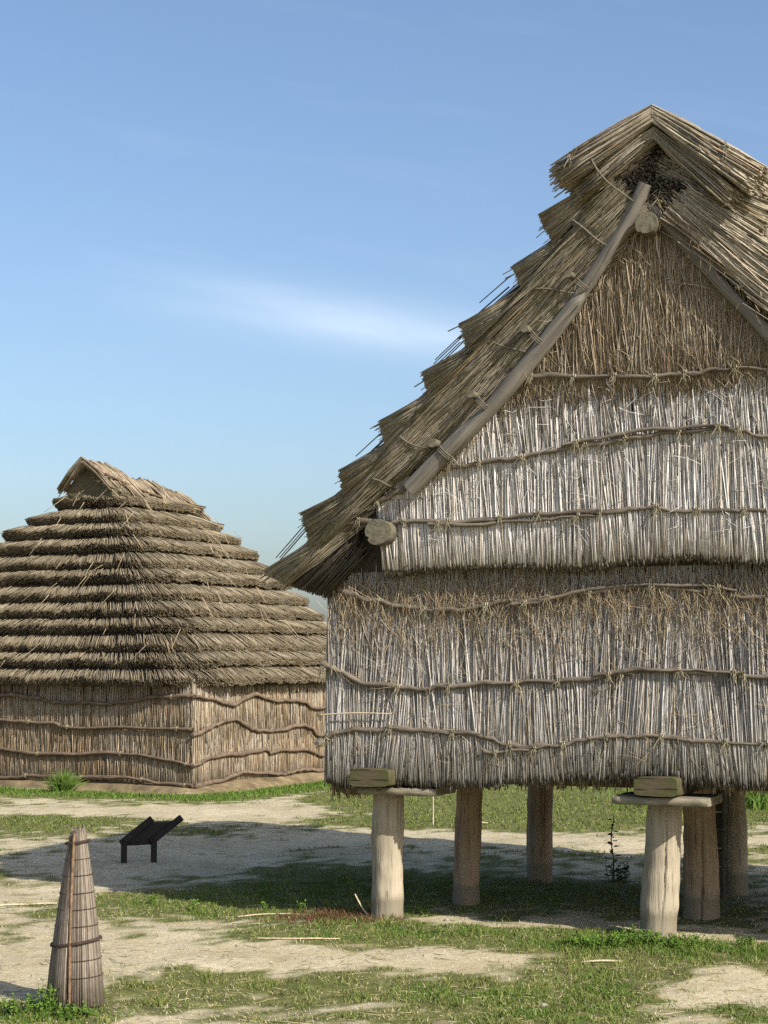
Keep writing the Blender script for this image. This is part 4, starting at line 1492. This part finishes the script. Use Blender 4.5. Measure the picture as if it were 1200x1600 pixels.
for k, p in enumerate(RP):
    P = smooth_path(np.array(p), 5)
    path = np.stack([(-0.085 - 0.03 * (k == 3)) * np.ones(len(P)), HS * P[:, 0], P[:, 1] + 0.01 * np.sin(np.arange(len(P)) * 1.7 + k)], -1)
    o = obj('binding_pole', tube(path, 0.032, sides=8, rough=0.16, seed=20 + k), M['pole_hut'], hut)
# plank door / louver at the far left of the front face
for i in range(9):
    obj('door_slat', box((4.85, HS * -0.10, 1.02 + 0.085 * i), (1.5, 0.03, 0.06), None, 0.006), M['pole_hut'], hut)

# ------------------------------------------------------------------ reed cone in the foreground
cone = thing('reed_cone', 'waist-high cone wrapped in a brown reed mat, tied with black cord, in the left foreground', 'reed cone', (-2.06, 12.2, 0.0), 0)
CH, CRB, CRT = 1.155, 0.184, 0.046
n = 150
a = np.linspace(0, 2 * np.pi, n, endpoint=False) + rng.normal(0, 0.01, n)
lay = rng.uniform(-0.003, 0.004, n)
zt = CH + rng.normal(0, 0.012, n) - np.where(np.cos(a - 3.6) > 0.75, 0.10 * rng.uniform(0, 1, n), 0)
ft = zt / CH
rb = CRB + lay
rt = CRB + (CRT - CRB) * ft + lay
P1 = np.stack([np.cos(a) * rb, np.sin(a) * rb, np.full(n, 0.005)], -1)
P0 = np.stack([np.cos(a) * rt, np.sin(a) * rt, zt], -1)
obj('reed_mat', straws(P0, P1, 0.0042, 0.0056, np.stack([np.cos(a) * 0.012, np.sin(a) * 0.012, 0 * a], -1) + rng.normal(0, 0.0015, (n, 3)), k=4, sides=5), M['mat_reed'], cone, 'stuff')
path = np.linspace((0, 0, 0.0), (0, 0, CH - 0.03), 10)
obj('inner_core', tube(path, np.linspace(CRB - 0.006, CRT - 0.006, 10) + 0.010 * np.sin(np.linspace(0, np.pi, 10)), sides=40), M['core'], cone)


def cone_r(z):
    t = z / CH
    return CRB + (CRT - CRB) * t + 0.012 * 4 * t * (1 - t)


# overlapping edge of the mat at the left of the front
n = 34
a = np.radians(-90 - 14) - np.linspace(0, 1.25, n)
P1 = np.stack([np.cos(a) * (CRB + 0.010), np.sin(a) * (CRB + 0.010), np.full(n, 0.02)], -1)
P0 = np.stack([np.cos(a) * (CRT + 0.028), np.sin(a) * (CRT + 0.028), CH * (0.90 - 0.10 * np.linspace(0, 1, n)) + rng.normal(0, 0.006, n)], -1)
obj('mat_flap', straws(P0, P1, 0.0042, 0.0056, np.stack([np.cos(a) * 0.012, np.sin(a) * 0.012, 0 * a], -1), k=4, sides=5), M['mat_reed'], cone, 'stuff')
# bamboo rod down the front
nz = 26
zs = np.linspace(0.02, CH - 0.02, nz)
aa = np.radians(-90 - 12 + 10 * (1 - zs / CH))
path = np.stack([np.cos(aa) * (cone_r(zs) + 0.017), np.sin(aa) * (cone_r(zs) + 0.017), zs], -1)
rr = np.full(nz, 0.0085)
rr[::3] *= 1.25
obj('bamboo_rod', tube(path, rr, sides=10), M['bamboo'], cone)


def cone_ring(z, r, extra, tilt=0.0, turns=1):
    t = np.linspace(0, 2 * np.pi * turns, 48 * turns)
    zz_ = z + tilt * np.cos(t) * 0.05 + (t / (2 * np.pi * turns) - 0.5) * 0.016 * (turns > 1)
    R = cone_r(zz_) + extra
    return tube(np.stack([np.cos(t) * R, np.sin(t) * R, zz_], -1), r, sides=6, cap=True)


o = obj('tie_cord', cone_ring(1.075, 0.005, 0.022, 0.2, 2), M['cord'], cone)
o = obj('tie_cord', cone_ring(0.42, 0.006, 0.022, 0.45, 2), M['cord'], cone)
for z in (0.965, 0.86, 0.745, 0.64, 0.53, 0.31, 0.20):
    obj('mat_stitch', cone_ring(z, 0.0022, 0.013 if z < 0.9 else 0.008, 0.1), M['cord'], cone)

# ------------------------------------------------------------------ sign stand
sign = thing('sign_stand', 'small dark bronze lectern-shaped information stand in the shade', 'sign', (-2.94, 20.51, 0), math.radians(12))
A45 = math.radians(38)
W = 0.345
RLEN = 0.40


def rot_y(a):
    return np.array([[math.cos(a), 0, math.sin(a)], [0, 1, 0], [-math.sin(a), 0, math.cos(a)]])


for i, (dx, dy) in enumerate(((0, 0), (W, 0.10))):
    obj('leg', box((dx, dy, 0.09), (0.068, 0.05, 0.36), None, 0.006), M['metal'], sign)
    c = np.array((dx - 0.02 + math.cos(A45) * RLEN / 2, dy, 0.235 + math.sin(A45) * RLEN / 2))
    o = obj('side_rail', box(c, (RLEN + 0.05, 0.05, 0.075), rot_y(-A45), 0.008), M['metal'], sign)
# sloping plate carried between the two rails
prt = []
c0 = np.array((0.0, 0.03, 0.215))
dirs = np.array((math.cos(A45), 0, math.sin(A45)))
wd = np.array((W, 0.10, 0.0))
up_ = np.array((-math.sin(A45), 0, math.cos(A45))) * 0.012
a0 = c0 + dirs * 0.02
a1 = c0 + dirs * (RLEN - 0.02)
poly = [a0, a1, a1 + wd, a0 + wd]
obj('sign_plate', prism([p + up_ for p in poly], [p - up_ for p in poly]), M['panel'], sign)
obj('back_lip', box(c0 + wd / 2 + dirs * 0.03 + np.array((0, 0, -0.02)), (W + 0.02, 0.03, 0.04), np.array([[math.cos(0.28), -math.sin(0.28), 0], [math.sin(0.28), math.cos(0.28), 0], [0, 0, 1]])), M['metal'], sign)

# ------------------------------------------------------------------ vegetation and litter
def blades(x, y, h, w, lean=0.35):
    n = len(x)
    z = ground_z(x, y) - 0.004
    a = rng.uniform(0, 2 * np.pi, n)
    side = np.stack([np.cos(a), np.sin(a), 0 * a], -1) * w[:, None]
    b_ = rng.uniform(0, 2 * np.pi, n)
    ln = np.abs(rng.normal(lean, 0.25, n)) * h
    tipv = np.stack([np.cos(b_) * ln, np.sin(b_) * ln, h], -1)
    base = np.stack([x, y, z], -1)
    mid_ = base + tipv * np.array((0.35, 0.35, 0.6))
    V = np.stack([base - side, base + side, mid_ + side * 0.8, mid_ - side * 0.8, base + tipv], 1)
    o5 = np.arange(n)[:, None] * 5
    q = o5 + np.array([[0, 1, 2, 3]])
    t = o5 + np.array([[3, 2, 4]])
    return add_mesh('blades', V, q, t, False)


def scatter(n, x0, x1, y0, y1, power=1.5, thr=0.3):
    """positions, denser towards the camera, kept by the green mask"""
    yy = 1.0 / rng.uniform(1 / y1, 1 / y0, n)
    xx = rng.uniform(x0, x1, n) * 1.0
    keep = rng.uniform(size=n) < np.clip((green(xx, yy) - thr) / (1 - thr), 0, 1) ** power
    keep &= hut_dist(xx, yy) > 0.3
    keep &= vnoise2(xx, yy, 41, 9.0, 3) + rng.normal(0, 0.16, n) > -0.08
    return xx[keep], yy[keep]


x, y = scatter(230000, -4.5, 4.6, 11.0, 21.0, 1.5, 0.15)
n = len(x)
h = rng.uniform(0.008, 0.034, n) * (0.4 + 0.9 * green(x, y)) * (1 + 1.1 * np.clip(vnoise2(x, y, 43, 5.0, 3), -0.6, 1))
obj_g = obj('grass', blades(x, y, h, rng.uniform(0.0020, 0.0040, n), 0.7), M['grass'])
tag(obj_g, 'short sparse green grass growing in patches over the sandy ground', 'grass', kind='stuff')
x, y = scatter(190000, -8, 9, 21.0, 42, 1.0, 0.25)
n = len(x)
obj_g = obj('grass', blades(x, y, rng.uniform(0.015, 0.05, n), rng.uniform(0.004, 0.009, n), 0.8), M['grass'])
tag(obj_g, 'short grass of the far field and in front of the hut', 'grass', kind='stuff')
x, y = scatter(120000, -4.5, 4.6, 11.0, 20.0, 1.0, 0.05)
n = len(x)
keep = rng.uniform(size=n) < 0.35
x, y = x[keep], y[keep]
n = len(x)
obj_g = obj('dry_grass', blades(x, y, rng.uniform(0.01, 0.04, n), rng.uniform(0.002, 0.004, n), 1.1), M['grass_dry'])
tag(obj_g, 'dry yellow grass flecks over the sandy ground', 'dry grass', kind='stuff')
# lush strips
LUSH = [(2.0, 14.75, 0.75, 0.34, 4200, 0.09), (2.75, 14.45, 0.5, 0.35, 2600, 0.08), (0.62, 12.55, 0.45, 0.3, 2600, 0.05), (1.48, 12.8, 0.4, 0.9, 4200, 0.05), (1.07, 11.8, 0.45, 0.35, 2200, 0.05),
        (0.35, 15.25, 1.1, 0.42, 3600, 0.06), (-1.0, 16.55, 1.2, 0.28, 2600, 0.06), (-0.5, 18.2, 1.1, 1.1, 6000, 0.07), (1.2, 17.8, 1.3, 1.2, 5000, 0.06), (-1.7, 17.4, 1.0, 0.5, 3000, 0.06), (-2.2, 11.7, 0.4, 0.4, 1800, 0.07), (2.38, 11.95, 0.22, 0.25, 700, 0.05)]
xs, ys, hs = [], [], []
for cx, cy, rx, ry, n, hh in LUSH:
    n = int(n * 2.0)
    xx, yy = cx + rng.normal(0, rx * 0.6, n), cy + rng.normal(0, ry * 0.6, n)
    keep = vnoise2(xx, yy, 99, 4.5, 4) + 0.10 > rng.uniform(-0.12, 0.2, n)
    xs.append(xx[keep])
    ys.append(yy[keep])
    hs.append(rng.uniform(0.12, 0.6, keep.sum()) * hh)
x, y, h = map(np.concatenate, (xs, ys, hs))
obj_g = obj('lush_grass', blades(x, y, h, rng.uniform(0.002, 0.0042, len(x)), 0.7), M['grass_lush'])
tag(obj_g, 'brighter green ground weeds in thick patches near the posts', 'weeds', kind='stuff')
# strip before the hut
n = 9000
s = rng.uniform(-0.6, 1.0, n)
pp = np.where(s < 0, -0.55 - np.abs(rng.normal(0.3, 0.35, n)), rng.uniform(-1, 9, n))
qq = np.where(s < 0, rng.uniform(-1, 5, n), -0.55 - np.abs(rng.normal(0.3, 0.35, n)))
x = HC[0] + HP[0] * pp + HQ[0] * qq
y = HC[1] + HP[1] * pp + HQ[1] * qq
obj_g = obj('lush_grass', blades(x, y, rng.uniform(0.03, 0.09, n), rng.uniform(0.005, 0.010, n), 0.6), M['grass_lush'])
tag(obj_g, 'bright green grass verge along the foot of the hut walls', 'grass', kind='stuff')
n = 2600
x, y = 5.9 + rng.normal(0, 0.9, n), 28.8 + rng.normal(0, 0.6, n)
obj_g = obj('lush_grass', blades(x, y, rng.uniform(0.12, 0.36, n), rng.uniform(0.008, 0.014, n), 0.4), M['grass_lush'])
tag(obj_g, 'taller bright grass in the field at the far right', 'grass', kind='stuff')
# reddish dead plants by the front left post
n = 1000
x, y = -0.45 + rng.normal(0, 0.26, n), 16.15 + rng.normal(0, 0.26, n)
obj_g = obj('red_weeds', blades(x, y, rng.uniform(0.02, 0.075, n), rng.uniform(0.003, 0.006, n), 0.8), M['red_plant'])
tag(obj_g, 'rusty red dead weeds matted at the left of the front post', 'weeds', kind='stuff')


def leafy(name, label, x, y, rad, h, n, lsize, mat, cat='weed', group=None):
    """a clump: thin stems with small broad leaves"""
    z = float(ground_z(np.array([x]), np.array([y]))[0])
    t = thing(name, label, cat, (x, y, z), 0, group)
    ns = max(5, n // 14)
    a = rng.uniform(0, 6.28, ns)
    rr_ = rad * np.sqrt(rng.uniform(0, 1, ns))
    hh = h * rng.uniform(0.5, 1.0, ns)
    B = np.stack([np.cos(a) * rr_ * 0.6, np.sin(a) * rr_ * 0.6, 0 * a - 0.01], -1)
    T = np.stack([np.cos(a) * rr_, np.sin(a) * rr_, hh], -1)
    obj('stems', straws(B, T, 0.003, 0.0018, k=1), M[mat], t, 'stuff')
    k = rng.integers(0, ns, n)
    f = rng.uniform(0.15, 1.0, n)
    P = B[k] + (T[k] - B[k]) * f[:, None]
    az_ = rng.uniform(0, 6.28, n)
    el_ = rng.uniform(-0.2, 0.9, n)
    D = np.stack([np.cos(az_) * np.cos(el_), np.sin(az_) * np.cos(el_), np.sin(el_)], -1)
    S = np.stack([-np.sin(az_), np.cos(az_), rng.normal(0, 0.3, n)], -1)
    L = lsize * rng.uniform(0.5, 1.2, n)[:, None]
    V = np.stack([P, P + D * L * 0.45 + S * L * 0.28, P + D * L + np.array((0, 0, -0.1)) * L, P + D * L * 0.45 - S * L * 0.28], 1)
    V[:, :, 2] = np.maximum(V[:, :, 2], 0.0)
    q = np.arange(n)[:, None] * 4 + np.array([[0, 1, 2, 3]])
    obj('leaves', add_mesh('leaves', V, q, None, False), M[mat], t, 'stuff')
    return t


leafy('weed_clump', 'bright green leafy weed clump left of the foremost centre post', 1.72, 14.72, 0.28, 0.12, 1300, 0.030, 'leaf', group='weeds at the post foot')
leafy('weed_clump', 'green leafy weeds right at the foot of the foremost centre post', 2.05, 14.78, 0.22, 0.14, 1000, 0.030, 'leaf', group='weeds at the post foot')
leafy('weed_clump', 'green leafy weeds just right of the foremost centre post', 2.42, 14.72, 0.25, 0.10, 1000, 0.028, 'leaf', group='weeds at the post foot')
leafy('weed_clump', 'small green weed at the right edge in front of the bare strip', 2.95, 14.75, 0.12, 0.09, 260, 0.028, 'leaf', group='weeds at the post foot')
leafy('weed_clump', 'low grey-green weeds at the left foot of the reed cone', -2.33, 11.95, 0.20, 0.12, 520, 0.035, 'leaf', group='weeds round the reed cone')
leafy('weed_clump', 'low weeds in front of the reed cone', -2.02, 11.86, 0.17, 0.09, 420, 0.032, 'leaf', group='weeds round the reed cone')
leafy('weed_clump', 'taller weed sprigs close against the left side of the reed cone', -2.22, 12.03, 0.10, 0.2, 260, 0.035, 'leaf', group='weeds round the reed cone')
tuft = thing('grass_tuft', 'bushy green tuft of tall grass against the hut front wall', 'tuft', (-5.55, 31.28, 0.02))
n = 260
x, y = rng.normal(0, 0.10, n), rng.normal(0, 0.07, n)
a = np.arctan2(y, x)
h = rng.uniform(0.15, 0.42, n) * np.exp(-(x / 0.3) ** 2)
P0 = np.stack([x * 0.6, y * 0.6, 0 * x], -1)
P1 = np.stack([x * 1.7 + rng.normal(0, 0.06, n), y * 1.5 - 0.03, h], -1)
obj('blades', straws(P0, P1, 0.007, 0.002, np.stack([0 * x, 0 * x, 0.04 + 0 * x], -1), k=2), M['grass_lush'], tuft, 'stuff')
leafy('weed_clump', 'dark low bush at the foot of the thistle', 2.42, 18.95, 0.16, 0.22, 170, 0.055, 'leaf_dark', group='weeds in the shade')
for k, (x, y) in enumerate(((-1.75, 16.75), (-1.05, 16.65), (-0.75, 16.5), (0.1, 17.2), (-2.2, 17.2))):
    leafy('weed_sprig', ['small sprig at the left end of the shadow edge', 'second small sprig along the shadow edge from the left', 'small sprig just left of the red weeds', 'sprig in the shade behind the front left post', 'sprig furthest left in the shade before the sign'][k],
          x, y, 0.07, 0.12, 60, 0.04, 'leaf', group='sprigs by the shadow edge')

# tall thistle under the storehouse
th_ = thing('thistle', 'tall thin dark thistle standing in the shade under the storehouse', 'thistle', (2.39, 18.98, 0), 0)
stem = smooth_path([(0, 0, -0.02), (0.01, 0, 0.2), (-0.01, 0.01, 0.42), (0.02, 0, 0.66)], 5)
obj('stem', tube(stem, np.linspace(0.009, 0.005, len(stem)), sides=6), M['leaf_dark'], th_)
for i in range(18):
    z = 0.08 + 0.032 * i
    a = i * 2.4
    L = 0.13 * (1 - 0.62 * i / 18)
    P = np.array((0.005, 0, z))
    D = np.array((math.cos(a), math.sin(a), 0.45))
    S = np.array((-math.sin(a), math.cos(a), 0)) * L * 0.28
    tip = P + D * L
    v = [P, P + D * L * 0.5 + S, tip + np.array((0, 0, -0.03)), P + D * L * 0.5 - S]
    obj('leaf', add_mesh('leaf', np.array(v), np.array([[0, 1, 2, 3]]), None, False), M['leaf_dark'], th_)
    if i % 3 == 0:
        pth = np.linspace(P, P + D * L * 0.6, 4)
        obj('bud', tube(pth, [0.006, 0.014, 0.016, 0.004], sides=7), M['leaf_dark'], th_)

# litter: fallen reeds that can be told apart, stake, stones
def rod(name, label, cat, pts, r, mat, group=None):
    P = smooth_path(np.array(pts, float), 6)
    P[:, 2] += ground_z(P[:, 0], P[:, 1])
    o = obj(name, tube(P, r, sides=6, rough=0.05), M[mat])
    return tag(o, label, cat, group)


rod('fallen_reed', 'short pale reed lying in the grass before the centre post', 'reed', [(1.51, 13.90, 0.012), (1.66, 13.92, 0.016), (1.83, 13.94, 0.012)], 0.008, 'hut_stalk', 'fallen reeds')
rod('fallen_reed', 'long pale reed lying on sand left of the front post', 'reed', [(-1.03, 14.80, 0.008), (-0.7, 14.76, 0.012), (-0.36, 14.86, 0.01)], 0.006, 'hut_stalk', 'fallen reeds')
rod('fallen_reed', 'pale reed on the ground at the left edge behind the reed cone', 'reed', [(-3.75, 17.1, 0.01), (-3.4, 17.2, 0.014), (-3.1, 17.25, 0.01)], 0.008, 'hut_stalk', 'fallen reeds')
rod('fallen_reed', 'thin pale reed along the shadow edge in the middle', 'reed', [(-1.3, 16.2, 0.012), (-0.95, 16.25, 0.02), (-0.65, 16.2, 0.012)], 0.006, 'hut_stalk', 'fallen reeds')
rod('fallen_reed', 'curved pale stalk on the far grass behind the posts', 'reed', [(1.0, 25.3, 0.02), (1.2, 25.35, 0.05), (1.45, 25.3, 0.02)], 0.014, 'hut_stalk', 'fallen reeds')
rod('bent_stalk', 'thin bent dry stalk rising left of the front post', 'stalk', [(-0.13, 16.15, 0.0), (-0.2, 16.2, 0.09), (-0.26, 16.2, 0.2)], 0.007, 'hut_stalk')
o = obj('marker_stake', tube(np.array([(0.68, 25.1, -0.05), (0.682, 25.1, 0.25), (0.68, 25.1, 0.62)]), 0.009, sides=8), M['hut_stalk'])
tag(o, 'thin pale stake upright in the far grass between the left posts', 'stake')


def stone(x, y, r, sd, label):
    rg = np.random.default_rng(sd)
    V, q = [], []
    nu, nv = 10, 6
    for j in range(nv + 1):
        ph = math.pi * j / nv
        for i in range(nu):
            a = 2 * math.pi * i / nu
            k = r * (1 + 0.18 * math.sin(2 * a + sd) * math.sin(ph) + 0.1 * math.sin(3 * a + ph * 2 + sd))
            V.append((k * math.sin(ph) * math.cos(a), k * math.sin(ph) * math.sin(a) * 0.8, k * 0.6 * math.cos(ph)))
    for j in range(nv):
        for i in range(nu):
            i2 = (i + 1) % nu
            q.append([j * nu + i, (j + 1) * nu + i, (j + 1) * nu + i2, j * nu + i2])
    o = obj('stone', add_mesh('stone', np.array(V), np.array(q), None, True), M['stone'])
    o.location = (x, y, float(ground_z(np.array([x]), np.array([y]))[0]) + r * 0.3)
    tag(o, label, 'stone', 'loose stones')


stone(1.07, 12.2, 0.022, 1, 'pale stone among the green weeds near the bottom edge')
stone(0.55, 16.0, 0.024, 3, 'grey stone just right of the front left post')

# gravel grains and straw crumbs over the sand
n = 9000
yy = 1 / rng.uniform(1 / 24, 1 / 11, n)
xx = rng.uniform(-4.6, 4.6, n)
zz = ground_z(xx, yy)
s = rng.uniform(0.002, 0.006, n)
T4 = np.array([(1, 1, 1), (-1, -1, 1), (-1, 1, -1), (1, -1, -1)], float) * 0.8
R_ = rng.normal(0, 1, (n, 3, 3))
Qm, _ = np.linalg.qr(R_)
V = np.einsum('nij,kj->nki', Qm, T4) * s[:, None, None] + np.stack([xx, yy, zz + 0.002], -1)[:, None]
t4 = np.array([[0, 1, 2], [0, 3, 1], [0, 2, 3], [1, 3, 2]])
M['grain'] = island_mat('grain', [(0.36, 0.32, 0.24), (0.46, 0.41, 0.33), (0.26, 0.22, 0.16), (0.55, 0.5, 0.42)])
o = obj('gravel', add_mesh('gravel', V, None, (np.arange(n)[:, None, None] * 4 + t4[None]).reshape(-1, 3), False), M['grain'])
tag(o, 'fine pale grit scattered over the sandy ground', 'gravel', kind='stuff')
n = 4000
yy = 1 / rng.uniform(1 / 26, 1 / 11, n)
xx = rng.uniform(-4.6, 4.6, n)
zz = ground_z(xx, yy) + 0.006
a = rng.uniform(0, 6.28, n)
L = rng.uniform(0.015, 0.09, n)
D = np.stack([np.cos(a) * L, np.sin(a) * L, rng.normal(0, 0.004, n)], -1)
P = np.stack([xx, yy, zz], -1)
o = obj('straw_litter', straws(P - D, P + D, 0.0022, 0.002, k=1), M['grass_dry'])
tag(o, 'crumbs of dry straw strewn over the ground', 'straw', kind='stuff')
